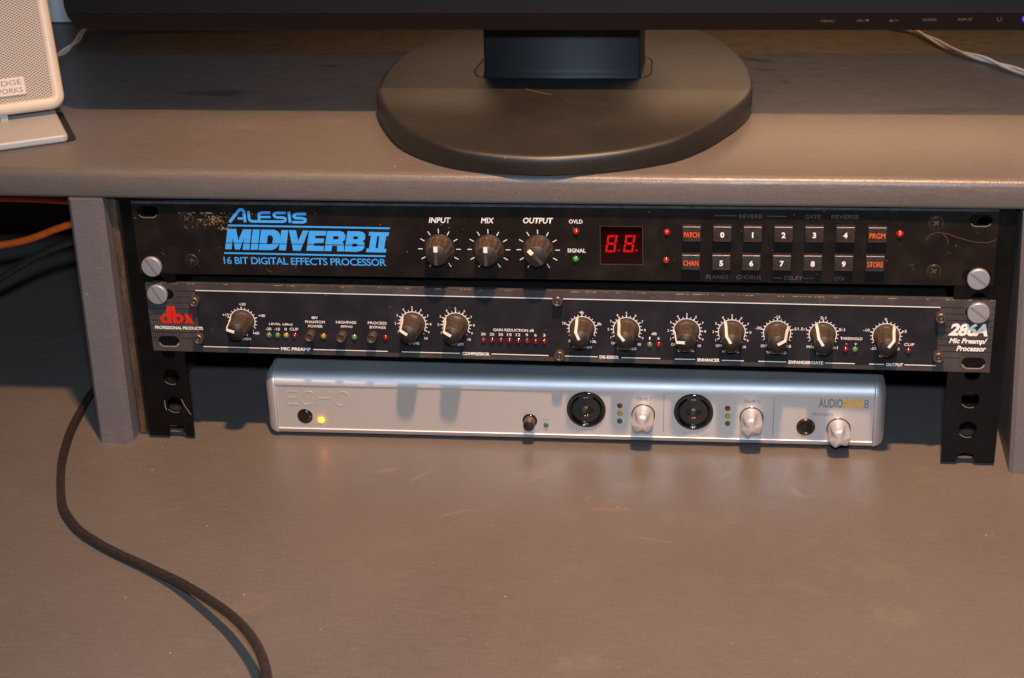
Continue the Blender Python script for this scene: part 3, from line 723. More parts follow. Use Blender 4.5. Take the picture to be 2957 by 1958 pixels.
for a in (('1k', 1537, 1573, 1103), ('8k', 1836, 1871, 1110), ('4k', 1684, 1722, 1010), ('800', 1587, 1637, 1257), ('10k', 1772, 1824, 1262)): P(r5, *a, 24)
for a in (('-30', 1025, 1079, 1212), ('-15', 1198, 1253, 1112), ('-5', 1366, 1397, 1221), ('OFF', 1070, 1130, 1376), ('15', 1306, 1345, 1381), ('1.5:1', 1410, 1490, 1221), ('2:1', 1616, 1670, 1119), ('5:1', 1783, 1838, 1228), ('MIN', 1488, 1552, 1385), ('10:1', 1700, 1770, 1392)): P(r6, *a, 25)
for a in (('0', 480, 500, 1133), ('-10', 282, 340, 1232), ('+5', 632, 678, 1243), ('-30', 344, 398, 1400), ('10', 575, 608, 1405)): P(r7, *a, 25)
P(r7, '286A', 1060, 1420, 1228, 118, bold=.045, shear=.25, spacing=.95); P(r7, 'Mic Preamp/', 1062, 1412, 1338, 62, bold=.035, shear=.25); P(r7, 'Processor', 1128, 1400, 1402, 50, bold=.035, shear=.25)
# red logo
rd = MB(); g8 = Z(420, 830, 5.382); q = lambda *pp: [ap(HD, g8(*p)) for p in pp]
def ann(cx, cy, ro, ri, n=28):
    return [[(cx+ro*math.cos(2*math.pi*i/n), cy+ro*.88*math.sin(2*math.pi*i/n)) for i in range(n)], [(cx+ri*math.cos(2*math.pi*i/n), cy+ri*math.sin(2*math.pi*i/n)) for i in range(n)]]
rd.sheet([q(*l) for l in ann(320, 482, 84, 34)], -.12)
rd.sheet([q((328, 285), (388, 288), (408, 555), (350, 553))], -.14)
rd.sheet([q((398, 288), (458, 291), (492, 560), (432, 557))], -.14)
rd.sheet([q(*l) for l in ann(508, 484, 84, 34)], -.12)
rd.sheet([q((600, 412), (668, 413), (686, 450), (698, 415), (736, 417), (712, 488), (750, 562), (682, 560), (662, 525), (648, 560), (608, 558), (640, 487))], -.12)
part('logo_lettering', rd, 'red_ink', pre)
# dial knobs
KN = None
def pre_knob(px, ang, kind):
    global KN
    cx, cz = ap(HD, px); mb = MB(); RR = 7.35
    def arc(r, a0, a1, w):
        n = 40; ribbon(mb, [(cx+r*math.sin(R(a0+(a1-a0)*i/n)), cz+r*math.cos(R(a0+(a1-a0)*i/n))) for i in range(n+1)], w, -.12)
    arc(RR, -118, 118, .74)
    for i in range(21):
        a = -150+15*i; c, s = math.sin(R(a)), math.cos(R(a))
        major = (i % 2 == 0) if kind == 'n' else (i in (5, 10, 15) or False)
        if i in (0, 20) : continue
        if abs(a) > 120 and kind != 'n': pass
        r0, r1 = RR+.34, (9.15 if major else 8.75); w = .55 if major else .38
        if i in (1, 19): r0, r1 = 8.2, 8.7
        ribbon(mb, [(cx+c*r0, cz+s*r0), (cx+c*r1, cz+s*r1)], w, -.12)
    part('dial_scale', mb, 'white_ink', pre)
    if kind in ('n', 'off', '0'):
        pass
    if KN is None:
        fl = lambda a, j, p: 1 if (j < 5 or j > 10) else 1-.085*max(0, math.cos(a*5))**.5
        k = MB().lathe([(6.75, .2), (6.95, .6), (6.85, 3.0), (6.7, 3.35), (6.55, 3.45), (6.4, 4.2), (6.15, 7), (5.9, 10), (5.7, 12.5), (5.5, 14.2), (5.35, 15), (5.2, 15.6), (4.9, 15.95), (.02, 16.1)], 90, rmod=fl)
        KN = [k.mesh('knob', 'knob_rubber')]
        c = MB().lathe([(4.85, 15.9), (4.8, 16.25), (.02, 16.3)], 36); KN.append(c.mesh('knob_cap', 'knob_cap'))
        w = .74; pr = [(7.05, .4), (7.0, 3.0), (6.75, 3.9), (6.2, 8), (5.75, 13), (5.45, 15.5), (4.9, 16.45), (4.4, 16.55), (.3, 16.6)]
        v = []; f = []
        for r, p in pr: v += [(-w, -p-.12, r+.12), (w, -p-.12, r+.12)]
        for i in range(len(pr)-1): f.append((2*i, 2*i+1, 2*i+3, 2*i+2))
        for r, p in pr: v += [(-w, -p+.5, r-.4), (w, -p+.5, r-.4)]
        n0 = 2*len(pr)
        for i in range(len(pr)-1): f += [(2*i+2, n0+2*i+2, n0+2*i, 2*i), (2*i+1, n0+2*i+1, n0+2*i+3, 2*i+3)]
        KN.append(MB().add(v, f).mesh('pointer', 'pointer_white'))
    o = link('knob', KN[0], pre, (cx, 0, cz), (0, R(ang), 0))
    link('knob_cap', KN[1], o); link('pointer', KN[2], o)
    mbs = MB().lathe([(7.3, 0), (7.3, .15), (6.8, .2)], 36); part('shaft_gap', mbs, 'hole_black', o)
    if kind == 'n':
        for i in range(1, 10):
            a = R(-150+30*i); text(str(i), pre, cx+10.35*math.sin(a), cz+10.2*math.cos(a), None, 1.45, 'white_ink', .012)
        text('10', pre, cx+7.2, cz-9.0, None, 1.55, 'white_ink', .012)
knobs = [((698.7, 927), -72, 'g', None), ((1187.8, 934.8), -54, 'n', '0'), ((1312.2, 938), -59, 'n', '0'), ((1675.3, 948.8), -22, 'g', None), ((1803.8, 951.5), -37, 'n', 'OFF'),
         ((1977.7, 955.3), -88, 'n', 'OFF'), ((2108.2, 958.7), -30, 'n', 'OFF'), ((2239.2, 961.8), 58, 'g', None), ((2372, 965.3), -31, 'g', None), ((2556.3, 970), 34, 'g', None)]
for px_, a, k, z_ in knobs:
    pre_knob(px_, a, k)
    if z_:
        cx, cz = ap(HD, px_); text(z_, pre, cx-(7.4 if z_ == '0' else 7.0), cz-(8.4 if z_ == '0' else 8.6), None, 1.5, 'white_ink', .012)
# push switches
for (x, y) in ((1583, 1196), (1851, 1203), (2110, 1209)):
    cx, cz = ap(HD, r4(x, y))
    o = part('push_switch', MB().lathe([(2.75, 0), (2.75, 5.2), (2.6, 5.6), (2.3, 5.7), (2.2, 5.35), (.02, 5.35)], 28), 'knob_rubber', pre, (cx, 0, cz))
    part('switch_collar', MB().lathe([(3.2, 0), (3.2, .15), (2.8, .2)], 28), 'hole_black', o)
for rg, x, y in ((r4, 606, 905), (r4, 637, 1224), (r5, 1500, 897), (r5, 1510, 1368), (r7, 990, 1103), (r7, 960, 1463)): socket_screw(pre, *ap(HD, rg(x, y)))
rack_screw(pre, *ap(HD, (459.5, 846)), 118); rack_screw(pre, *ap(HD, (2825, 898)), -38)
flush_text()

# ================================================================== AUDIO INTERFACE (silver unit on the desk)
yaw = math.atan2(6, 349.4)
ai = thing('audio_interface', 'silver aluminium audio interface standing on the desk below the two rack units', 'audio interface', (4.5, 10.3, 0), (0, 0, yaw))
HW = 176.2; DEP = 185
def arcp(cy, cz, r, a0, a1, n): return [(cy+r*math.cos(R(a0+(a1-a0)*i/n)), cz+r*math.sin(R(a0+(a1-a0)*i/n))) for i in range(n+1)]
# body profile (y, z): front is y=0
body = [(1.6, 35.2), (0, 35.2)]+arcp(7.2, 35.4, 7.2, 180, 90, 10)+[(DEP, 42.6), (DEP, 2.4)]+arcp(3.4, 5.0, 2.6, 270, 195, 6)+[(.35, 5.4), (.1, 6.0), (.35, 6.35), (1.6, 6.35)]
mb = MB(); vs = [(x, y, z) for x in (-HW, HW) for y, z in body]; nb = len(body)
mb.add(vs, [(i, i+nb, (i+1) % nb+nb, (i+1) % nb) for i in range(nb)], True); 
o = part('case', mb, 'anodised_aluminium', ai); m = o.modifiers.new('split', 'EDGE_SPLIT'); m.split_angle = R(28)
fp = part('face_panel', MB().box(-HW+.05, HW-.05, .7, 1.5, 6.4, 35.15), 'silver_face', ai)
for sd in (-1, 1):
    mb = MB(); x0, x1 = (HW+.15, HW+8.6)
    # rounded end cap: superellipse-like cross sections shrinking outward
    secs = [(0, 0), (1.2, .12), (2.6, .5), (4.0, 1.3), (5.2, 2.5), (6.1, 4.2), (6.7, 6.0), (7.0, 8)]
    vs = []; fs = []; npts = None
    for dx, ins in secs:
        r = max(1.5, 8.0-ins*.55)
        ya, yb, za, zb = ins, DEP-ins, 2.25+ins*.55, 42.75-ins*.9; r2 = max(1.2, 3.2-ins*.2)
        lp = [(yb, zb), (ya+r, zb)]+[(ya+r-r*math.sin(R(t)), zb-r+r*math.cos(R(t))) for t in range(15, 91, 15)]+[(ya+r2-r2*math.cos(R(t)), za+r2-r2*math.sin(R(t))) for t in range(0, 91, 22)]+[(yb, za)]
        npts = len(lp)
        for y, z in lp: vs.append((sd*(x0+dx), y-.25, z))
    for j in range(len(secs)-1):
        for i in range(npts):
            i2 = (i+1) % npts; f = (j*npts+i, j*npts+i2, (j+1)*npts+i2, (j+1)*npts+i); fs.append(f if sd > 0 else f[::-1])
    e = [(len(secs)-1)*npts+i for i in range(npts)]; fs.append(tuple(e) if sd > 0 else tuple(e[::-1])); e = list(range(npts)); fs.append(tuple(e[::-1]) if sd > 0 else tuple(e))
    mb.add(vs, fs, True); part('end_cap', mb, 'anodised_aluminium', ai)
for x in (-150, 150):
    for y in (26, 160): part('rubber_foot', MB().lathe([(7, 0), (7, 2.5)], 20), 'rubber_foot', ai, (x, y, 0), (R(90), 0, 0)).location.z = 2.6*MM
for o in [o for o in ai.children if o.name.startswith('rubber_foot')]: o.rotation_euler = (R(90), 0, 0)
AY = .7
def L(H, rg, x, y): return ap(HE, rg(x, y))
# power button and its lamp
cx, cz = ap(HE, (883.1, 1201.6))
o = part('power_button', MB().lathe([(4.7, 0), (4.7, .35), (4.35, .45), (4.1, .12), (3.75, .1), (3.55, .7), (3.2, 1.0), (1.5, .7), (.02, .6)], 36), 'black_gloss', ai, (cx, AY, cz))
led(ai, *ap(HE, (929.6, 1212.7)), 1.5, 'lit_yellow_led', AY, 'power_led')
# phantom button
cx, cz = ap(HE, e2(380, 517))
o = part('phantom_button', MB().lathe([(3.35, 0), (3.35, 6.6), (3.1, 7.2), (2.6, 7.4), (.02, 7.4)], 30), 'button_brown', ai, (cx, AY, cz))
part('button_cap', MB().lathe([(3.2, 6.9), (3.15, 7.3), (2.7, 7.6), (.02, 7.6)], 30), 'black_plastic', o)
part('button_collar', MB().lathe([(4.4, 0), (4.4, .3), (3.5, .35)], 30), 'black_gloss', o)
led(ai, *ap(HE, e2(519, 553)), 1.4, 'jewel_green_led', AY)
for x, ys in ((1146, (390, 455, 521)), (2069, (412, 477, 542))):
    for y, m in zip(ys, ('jewel_red_led', 'jewel_yellow_led', 'jewel_green_led')): led(ai, *ap(HE, e2(x, y)), 1.5, m, AY)
# combination jacks
def jack(cx, cz):
    o = part('combo_jack', MB().lathe([(11.5, 0), (11.5, .8), (11.2, 1.2), (10.4, 1.25), (9.6, .9), (9.3, .2)], 56), 'black_gloss', ai, (cx, AY, cz))
    part('jack_well', MB().lathe([(9.45, .25), (9.3, .12), (8.4, .10), (8.2, .18)], 48), 'hole_black', o)
    cr = []
    for i in range(48):     # keyhole-shaped opening of the socket
        a = 2*math.pi*i/48; r = 3.0+1.9*abs(math.cos(a))**6; cr.append((r*math.cos(a), -.2+r*math.sin(a)*.92))
    part('jack_insert', MB().plate([circle(0, 0, 8.1, 44), cr[::-1]], -.5, -.05), 'black_plastic', o)
    part('socket_hole', MB().sheet([circle(0, 0, 6, 30)], -.03), 'hole_black', o)
    for dx in (-.75, .75): part('contact', MB().lathe([(.62, 0), (.55, .35), (.3, .5), (.02, .5)], 12), 'gold_contact', o, (dx, -.5, -4.0))
    part('contact', MB().box(-.9, .9, -.75, -.45, 1.1, 2.3), 'steel_contact', o)
    part('latch', MB().box(-3.9, 3.9, -1.1, -.3, 7.0, 9.6), 'black_plastic', o)
    part('latch_spring', MB().box(-1.3, 1.3, -1.3, -1.1, 7.9, 8.5), 'steel_contact', o)
    part('lower_clip', MB().box(-1.4, 1.4, -1.15, -.6, -9.4, -8.7), 'steel_contact', o)
jack(*ap(HE, e2(860, 420))); jack(*ap(HE, e2(1777, 440)))
cx, cz = ap(HE, (2325, 1232.5))
o = part('headphone_jack', MB().lathe([(5.4, 0), (5.4, .5), (5.0, 1.0), (4.3, 1.15), (3.8, .9), (3.4, .3)], 40), 'jack_bronze', ai, (cx, AY, cz)); part('socket_hole', MB().sheet([circle(0, 0, 3.6, 28)], -.35), 'hole_black', o)
# silver trim knobs with three thumb scoops
def trim(px, rot, dim=60):
    cx, cz = ap(HE, px)
    prof = [(6.4, .1), (6.4, 2), (6.38, 3.5), (6.35, 4.5), (6.33, 5.5), (6.3, 6.5), (6.28, 7.5), (6.26, 8.5), (6.24, 9.5), (6.22, 10.5), (6.2, 11.5), (6.15, 12.3), (6.0, 12.9), (5.7, 13.3), (5.2, 13.6), (4.4, 13.95), (3.3, 14.3), (2, 14.55), (.8, 14.65), (.05, 14.65)]
    def rm(a, j, p):
        s = min(1, max(0, (p-3.6)/9.5)); k = 1
        for c in (0, 120, 240):
            da = abs((a-R(c)+math.pi) % (2*math.pi)-math.pi); wd = .30+.26*s
            if da < wd: k -= .34*s**.8*(1-(da/wd)**2)
        return k
    o = part('trim_knob', MB().lathe(prof, 150, rmod=rm), 'silver_knob', ai, (cx, AY, cz), (0, R(rot), 0))
    part('knob_gap', MB().lathe([(6.95, 0), (6.95, .12), (6.3, .15)], 40), 'black_gloss', o)
    a = dim
    part('indicator_dimple', MB().lathe([(.62, -.2), (.55, .3), (.3, .5), (.02, .55)], 14), 'indicator_dot', o, (4.3*math.sin(R(a)), -13.5, 4.3*math.cos(R(a))))
simple('indicator_dot', (.8, .78, .74), .15, .3, .5, 1)
trim((1854.8, 1197.8), 60); trim((2167.7, 1206.3), 45, 180); trim((2420.2, 1238.4), 48)
# print on the face
P = lambda rg, s, a, b, y, h, **k: ptext(HE, rg, s, fp, a, b, y, h, y=.58, **{**dict(mat='silk_grey_ink'), **k})
def P(rg, s, a, b, y, h, mat='silk_grey_ink', **k):
    A = ap(HE, rg(a, y)); B = ap(HE, rg(b, y)); m_ = ap(HE, rg((a+b)/2, y)); c_ = ap(HE, rg((a+b)/2, y-h/2)); d_ = ap(HE, rg((a+b)/2, y+h/2))
    text(s, ai, m_[0], m_[1], B[0]-A[0], c_[1]-d_[1], mat, y=.6, **k)
P(e2, 'TRIM 1', 1285, 1410, 333, 27, spacing=1.15); P(e2, 'TRIM 2', 2210, 2342, 353, 27, spacing=1.15); P(e2, 'UNIV IN 1', 778, 945, 600, 25, mat='faint_ink', spacing=1.1); P(e2, 'UNIV IN 2', 1682, 1860, 626, 26, mat='faint_ink', spacing=1.1)
P(e2, '+48v', 475, 555, 508, 22, mat='faint_ink'); P(e3, 'PHONES', 677, 838, 432, 25, spacing=1.1)
P(e5, 'AUDIO', 722, 1140, 498, 152, bold=.015); P(e5, 'FIRE', 1158, 1492, 506, 160, mat='gold_ink', bold=.03); P(e5, '8', 1505, 1585, 510, 150)
for a, b in (((1523, 297), (1520, 615)),):
    part('divider_line', ribbon(MB(), [ap(HE, e2(*a)), ap(HE, e2(*b))], .35, .6), 'silk_grey_ink', ai)
part('divider_line', ribbon(MB(), [ap(HE, e3(370, 297)), ap(HE, e3(358, 597))], .35, .6), 'silk_grey_ink', ai)
# embossed maker name: raised thin letters
emb = MB()
def bar(p, q_, w=.9):
    a = Vector(ap(HE, e1(*p))); b = Vector(ap(HE, e1(*q_))); d_ = (b-a).normalized(); n_ = Vector((-d_.y, d_.x))*w/2
    emb.plate([[a-n_, b-n_, b+n_, a+n_]], .50, .72)
def ring(pts, w=.9):
    P_ = [Vector(ap(HE, e1(*p))) for p in pts]; Lp = []; Rp = []
    for i in range(len(P_)):
        t = (P_[min(i+1, len(P_)-1)]-P_[max(i-1, 0)]).normalized(); n_ = Vector((-t.y, t.x))*w/2; Lp.append(P_[i]+n_); Rp.append(P_[i]-n_)
    for i in range(len(P_)-1): emb.plate([[Rp[i], Rp[i+1], Lp[i+1], Lp[i]]], .50, .72)
bar((478, 600), (490, 835)); bar((500, 608), (665, 611)); bar((515, 714), (650, 717)); bar((500, 830), (685, 834))
ring([(840+118*math.cos(R(t)), 726+116*math.sin(R(t))) for t in range(38, 323, 12)])
bar((1010, 612), (1018, 845)); bar((1232, 614), (1240, 848)); bar((1030, 726), (1222, 731))
ring([(1428+128*math.cos(R(t)), 735+118*math.sin(R(t))) for t in range(0, 361, 12)])
part('embossed_lettering', emb, 'silver_face', ai)
flush_text()

# ================================================================== MONITOR
mon = thing('computer_monitor', 'black widescreen monitor on an oval base, cropped by the top edge', 'monitor', (-6, 140, 173.6))
mon_o = Vector((-6, 140, 173.6))
def toM(mb):
    mb.v = [(x-mon_o.x, y-mon_o.y, z-mon_o.z) for x, y, z in mb.v]; return mb
front = [(-121.2, 147.6, 17), (-119.4, 108, 17), (-116.8, 92.3, 17), (-107.3, 65.7, 16.2), (-95.4, 40.3, 15.5), (-81.7, 21.8, 14.5), (-62.1, 5.3, 13), (-44.6, -2.6, 12), (-19.6, -7.4, 11.3), (4.1, -7.2, 11.2), (35.2, .3, 11.9),
         (57, 11.5, 12.9), (70, 22.0, 13.8), (83, 41, 14.8), (92, 60, 15.8), (100.3, 80, 16.5), (105.9, 102.8, 17), (106.6, 125, 17), (102.7, 160.6, 17), (94, 197.1, 17), (83.1, 224.6, 17), (68, 250, 16.5), (44, 275, 16), (0, 289, 15.5), (-46, 283, 15.5), (-76, 262, 16), (-91.5, 239.5, 16.5), (-106.3, 214, 17), (-117.6, 182.7, 17)]
cl = [Vector(p) for p in front]; nn_ = len(cl); fin = []
for i in range(nn_):
    a, b, c, d_ = cl[i-1], cl[i], cl[(i+1) % nn_], cl[(i+2) % nn_]
    for k in range(4):
        t = k/4; fin.append(.5*((2*b)+(c-a)*t+(2*a-5*b+4*c-d_)*t*t+(3*b-a-3*c+d_)*t**3))
cen = Vector((-6, 138, 0)); rings = []
def rg_(scale_mm, z=None, dz=0):
    out = []
    for p in fin:
        d_ = Vector((p.x-cen.x, p.y-cen.y, 0)); l = d_.length; q_ = cen+d_*((l-scale_mm)/l)
        out.append((q_.x, q_.y, (173.6+p.z+dz) if z is None else z))
    return out
rings = [rg_(1.8, 173.6), rg_(.9, 174.2), rg_(.6, 178.5), rg_(0, 179.2), rg_(0, None, -2.0), rg_(.5, None, -.8), rg_(1.6, None, -.15), rg_(3, None, 0)]
mb = MB(); n_ = len(fin); vs = [p for r_ in rings for p in r_]; fs = []
for j in range(len(rings)-1):
    for i in range(n_): i2 = (i+1) % n_; fs.append((j*n_+i, j*n_+i2, (j+1)*n_+i2, (j+1)*n_+i))
mb.add(vs, fs, True)
# top skin: scan grid of the slightly ridged top (front half slopes down from a crease)
k0 = len(mb.v); top = rings[-1]
def topz(x, y):
    yc = 108+.055*(x+6); return 173.6+17.0-(max(0, yc-y)**1.25*.0158)+(min(30, max(0, y-yc))*.012)
inner = []
for s in (.86, .7, .52, .34, .16):
    ringp = []
    for p in top:
        x = cen.x+(p[0]-cen.x)*s; y = cen.y+(p[1]-cen.y)*s; e = (s/.86)**3 if s > .8 else 0
        ringp.append((x, y, topz(x, y)))
    inner.append(ringp)
vs = list(top)+[p for r_ in inner for p in r_]+[(cen.x, cen.y, topz(cen.x, cen.y))]
fs = []
for j in range(len(inner)):
    for i in range(n_): i2 = (i+1) % n_; fs.append((j*n_+i, j*n_+i2, (j+1)*n_+i2, (j+1)*n_+i))
for i in range(n_): fs.append((len(inner)*n_+i, len(inner)*n_+(i+1) % n_, len(vs)-1))
mb.add(vs, fs, True)
o = part('base', toM(mb), 'monitor_base', mon)
part('scratch', toM(ribbon3([(-33, 107, 190.95), (-25, 100, 190.6), (-17, 95, 190.3), (-10.6, 91.5, 190.1)], .35)), 'scratch_pale', mon)
# seam round the foot of the neck, and the neck
mb = MB(); vv = []
sm_pts = [(-62.5, 131.5), (-60.5, 127.5), (-55, 124.5), (-8, 123.2), (36, 125), (42.5, 128.5), (45, 134), (45.3, 142), (44, 165), (41.5, 171), (37, 174.5), (-56, 176), (-60, 173), (-63, 168), (-64.5, 140)]
ns = len(sm_pts)
for k, (x, y) in enumerate(sm_pts): 
    vv.append((x, y, topz(x, y)+.35))
vs = []; 
for i in range(ns):
    a = Vector(vv[i-1]); c = Vector(vv[(i+1) % ns]); b = Vector(vv[i]); t = (c-a).normalized(); n2 = Vector((-t.y, t.x, 0))*.35; vs += [b-n2, b+n2]
mb.add(vs, [(2*i, 2*((i+1) % ns), 2*((i+1) % ns)+1, 2*i+1) for i in range(ns)]); part('base_seam', toM(mb), 'black_gloss', mon)
mb = MB(); 
np_ = [(-57.0, 39.8, 190.0, 124.8), (-57, 39.8, 191.4, 124.9), (-56.7, 39.6, 193.3, 126.2), (-56.4, 39.4, 196, 127), (-56, 39.7, 237, 127.7), (-55.8, 39.7, 297, 128.2)]
vs = []
for xa, xb, z, y in np_: vs += [(xa, 170, z), (xa, y+1.5, z), (xa+1.5, y, z), (xb-1.5, y, z), (xb, y+1.5, z), (xb, 170, z)]
fs = []
for j in range(len(np_)-1):
    for i in range(6): i2 = (i+1) % 6; fs.append((j*6+i, j*6+i2, (j+1)*6+i2, (j+1)*6+i))
mb.add(vs, fs, True); o = part('neck', toM(mb), 'monitor_stand', mon); m = o.modifiers.new('split', 'EDGE_SPLIT'); m.split_angle = R(60)
# screen housing: rounded rectangle shell; glossy chin below, matt bezel above
KS = (895.7+81)/(895.7+62)      # surveyed on the plane y = 62, the panel really stands 19 mm further back
kx = lambda x: 107.7+(x-107.7)*KS
kz = lambda z: 480+(z-480)*KS
YM = 81
XL, XR, ZB, ZT = kx(-293.2), kx(277), kz(236.6), 590
RC = 15
ol = rrect(XL, XR, ZB, ZT, RC, 10)
hs = MB().plate([ol], YM+2, YM+44); o = part('housing', toM(hs), 'monitor_plastic', mon); bev(o, 1.2, 2)
zs_ = ZB+9.8
def cut(lp, z, keep_low):
    out = []
    for i in range(len(lp)):
        a, b = lp[i-1], lp[i]; ia = (a[1] <= z) == keep_low; ib = (b[1] <= z) == keep_low
        if ia != ib: t = (z-a[1])/(b[1]-a[1]); out.append((a[0]+(b[0]-a[0])*t, z))
        if ib: out.append(b)
    return out
ring_ = rrect(XL+.3, XR-.3, ZB+.3, ZT-.3, RC-.3, 12)
o = part('chin_trim', toM(MB().plate([cut(ring_, zs_, True)], YM-.4, YM+2.1)), 'monitor_chin', mon); bev(o, .4, 2)
inn = [(XL+19, ZB+27), (XR-19, ZB+27), (XR-19, ZT-30), (XL+19, ZT-30)]
part('bezel', toM(MB().plate([cut(ring_, zs_+.15, False), inn[::-1]], YM, YM+2.05)), 'monitor_plastic', mon)
part('screen', toM(MB().box(XL+19, XR-19, YM+.8, YM+1.9, ZB+27, ZT-30)), 'screen_glass', mon)
for s_, x, w_ in (('MENU', 147.1, 7.6), ('SEL/▼', 166.3, 7.0), ('▲/+', 182.7, 5.4), ('ENTER', 202.2, 7.8), ('INPUT', 221, 7.8)):
    text(s_, mon, kx(x)-mon_o.x, kz(241.9+(x-147)*.012)-mon_o.z, w_, 1.5, 'chin_ink', .01, 0, YM-.55-mon_o.y, 'button_lettering')
pr = MB(); ribbon(pr, [(kx(239.2)-mon_o.x+1.2*math.sin(R(t)), kz(243)-mon_o.z+1.2*math.cos(R(t))) for t in range(25, 336, 15)], .35, YM-.55-mon_o.y); part('power_symbol', pr, 'chin_ink', mon)
flush_text()
led(mon, kx(252.9)-mon_o.x, kz(243)-mon_o.z, 1.5, 'blue_led', YM-.4-mon_o.y, 'power_led')

# ================================================================== DESKTOP SPEAKER
th = R(28.7)
sp = thing('desktop_speaker', 'cream desktop speaker with perforated grille leaning on a flat foot', 'speaker', (-300.6, 46.6, 173.3), (0, 0, th))
# local frame: x along the front (right end at 0), y away from the viewer
def prism(lp, z0_, z1_):
    m_ = MB(); n3 = len(lp); m_.add([(x, y, z) for z in (z0_, z1_) for x, y in lp], [(i, (i+1) % n3, (i+1) % n3+n3, i+n3) for i in range(n3)]+[tuple(reversed(range(n3))), tuple(range(n3, 2*n3))]); return m_
ft = prism(rrect(-92, 4.6, -4.6, 64, 3.2, 5), 0, 4.8)
st = part('foot_plate', ft, 'stand_plastic', sp); bev(st, 1.6, 4, 30)
part('foot_shadow', prism(rrect(-90, 9.4, -3.6, 62, 5, 5), -.2, .6), 'rubber_foot', sp)  # dark sheet under the foot, added to paint a shadow along its right
part('foot_stem', MB().box(-29.5, -25, 41, 47, 3, 14), 'stand_plastic', sp)
# cabinet, leaning back
lean = R(17)
cb_parent_loc = (10.3, 37.2, 9.6)
def lean_obj(o): o.location = [c*MM for c in cb_parent_loc]; o.rotation_euler = (-lean, 0, 0); return o
WC, HC, DC, RW = 92, 150, 78, 7.2
fr = MB(); secs = [(7, 0), (2.2, 0), (.8, .45), (0, 1.8), (0, 4.5)]
outl = lambda ins, r: rrect(-WC+ins, -ins, ins, HC-ins, r, 7)
# outer shell rings from the rim back
ringsS = []
for ins, y in ((RW, 3.0), (RW, 1.4), (RW-.6, .7), (RW-2.2, .1), (3.6, 0), (1.6, .5), (.5, 1.7), (0, 3.6), (0, 30), (4, DC-4), (8, DC)):
    ringsS.append([(x, y, z) for x, z in outl(ins, max(2.0, 8-ins*.8))])
vs = [p for r_ in ringsS for p in r_]; m3 = len(ringsS[0]); fs = []
for j in range(len(ringsS)-1):
    for i in range(m3): i2 = (i+1) % m3; fs.append((j*m3+i2, j*m3+i, (j+1)*m3+i, (j+1)*m3+i2))
fs.append(tuple((len(ringsS)-1)*m3+i for i in range(m3)))
fr.add(vs, fs, True); cab = lean_obj(part('cabinet', fr, 'cream_plastic', sp))
gr = part('grille', MB().sheet([outl(RW, 2.2)], 2.2), 'speaker_grille', cab)
bd = MB().box(-WC+12, -RW-14.8, .6, 2.4, RW+3.6, RW+14.6); bdg = bev(part('badge', bd, 'cream_plastic', cab), .6, 2)
bx = ((-WC+12)+(-RW-14.8))/2
text('CAMBRIDGE', bdg, -41.5, RW+11.5, 35, 3.0, 'mauve_ink', .01, 0, .48); text('SOUNDWORKS', bdg, -41.5, RW+6.8, 35, 3.0, 'mauve_ink', .01, 0, .48)
flush_text()

# ================================================================== CABLES
def cable(name, pts, r, mat, label, cat='cable', n=8, seg=12):
    P_ = spline(pts, n); o0 = Vector(P_[0]); m_ = MB().tube([p-o0 for p in P_], r, seg)
    o = part(name, m_, mat, None, tuple(o0)); tag(o, label, cat); return o
cable('black_cable', [(-311, 120, 2.9), (-307.5, 70, 2.9), (-306.8, 47.0, 2.9), (-305.1, 30.5, 2.9), (-302.8, 9.8, 2.9), (-298.7, -12.1, 2.9), (-292.2, -37.3, 2.9), (-283.1, -63.1, 2.9), (-272.7, -87.6, 2.9), (-263.5, -101.8, 2.9), (-251.6, -115.5, 2.9), (-235.4, -128.3, 2.9), (-220.8, -137.9, 3.0),
   (-205.5, -147.3, 3.5), (-193.6, -155.4, 4.2), (-181.3, -164.9, 6.0), (-167.1, -178.0, 9.0), (-152.8, -192.3, 12.0), (-139.9, -206.3, 15.0), (-128.1, -221.5, 18.0), (-118.7, -235.6, 20.0), (-110.9, -250.2, 22.0), (-105.0, -264.3, 23.0), (-99.7, -281, 23.0), (-96, -300, 20), (-94, -328, 6), (-93, -345, -30)],
   2.5, 'black_cable', 'thick black cable curving across the front left of the desk', n=6, seg=16)
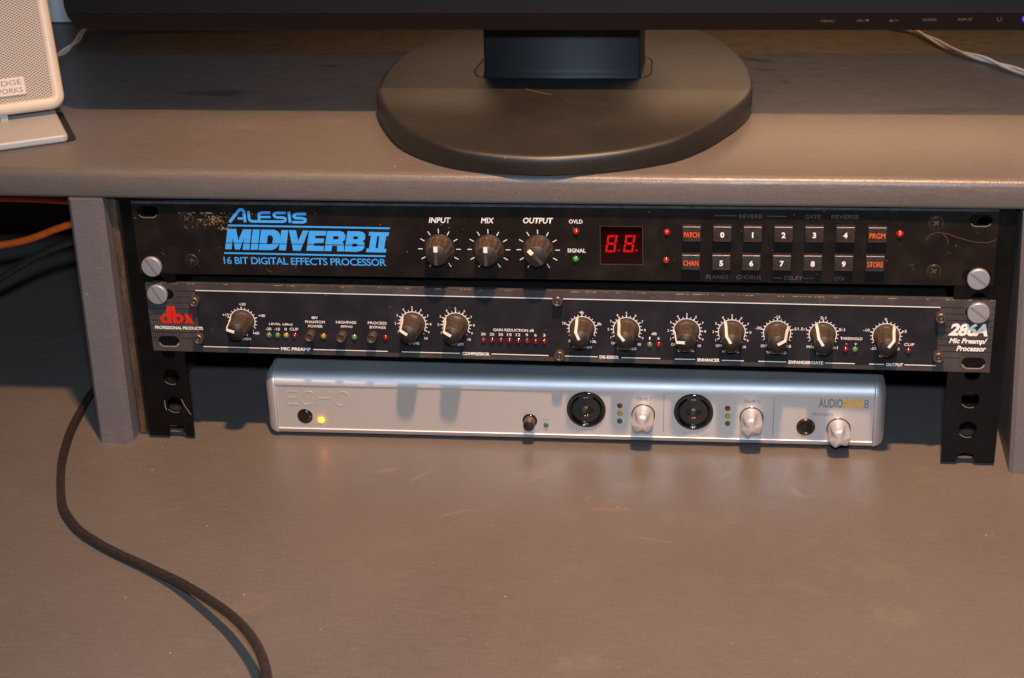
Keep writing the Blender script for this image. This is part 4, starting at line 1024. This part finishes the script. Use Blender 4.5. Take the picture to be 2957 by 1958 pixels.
cable('orange_cable', [(-440, 130, 60), (-397.1, 130, 71.1), (-389.7, 130, 72.8), (-375.1, 130, 75.7), (-361.5, 130, 79.9), (-349.1, 130, 84.9), (-337.5, 130, 88.6), (-328.4, 130, 91.4), (-300, 131, 98), (-282, 134, 101)], 2.5, 'orange_cable', 'bright orange cable rising towards the left upright, above the black one')
cable('orange_cable', [(-420, 60, 153), (-356.9, 60, 153.3), (-350.4, 60, 153.2), (-334.1, 60, 153), (-318, 60, 152.4), (-305.2, 60, 151.8), (-283, 60, 151)], 2.4, 'orange_cable', 'dim orange cable running just under the shelf at the far left')
for o in bpy.data.objects:
    if o.get('label', '').startswith('dim orange'): o.location.z -= 0.0212
cable('black_cable', [(-450, 100, 16), (-420, 100, 34), (-389.4, 100, 54.5), (-379, 100, 61.3), (-364.9, 100, 69.9), (-351.1, 100, 77.6), (-337.6, 100, 83.7), (-325, 100, 88.2), (-315, 100, 91.3), (-282, 101, 98)], 2.7, 'black_cable', 'black cable slanting up to the left upright, below the bright orange one')
def cord(pts, label):
    P_ = spline(pts, 10); t = thing('white_cord', label, 'cord', tuple(P_[0])); o0 = Vector(P_[0])
    for k in (0, 1):
        out = []
        for i, p in enumerate(P_):
            d_ = (P_[min(i+1, len(P_)-1)]-P_[max(i-1, 0)]).normalized(); a = d_.cross(Vector((0, 0, 1))).normalized(); b = d_.cross(a)
            ph = i*.16+k*math.pi; out.append(p-o0+(a*math.cos(ph)+b*math.sin(ph)*.8)*1.25+Vector((0, 0, .6)))
        part('strand', MB().tube(out, 1.0, 8), 'white_cord', t)
cord([(-370, 160, 176), (-370.1, 217.6, 176), (-371, 229, 176), (-371.1, 246, 176), (-372.2, 266.1, 176.2), (-376.1, 288.2, 177), (-373.3, 298.7, 177.1), (-358, 303, 177), (-320, 306, 177), (-250, 308, 176.5)], 'white twisted cord on the shelf beside the cream speaker')
cord([(120, 318, 176), (190, 315, 176), (204.7, 309.3, 176), (215.7, 297.2, 176), (225.6, 274.8, 176), (234.1, 252.8, 176), (246.3, 234.6, 176), (256, 222.1, 176), (266, 206.5, 176), (277.3, 189.7, 176), (300, 160, 176)], 'white twisted cord on the shelf at the right, behind the monitor')
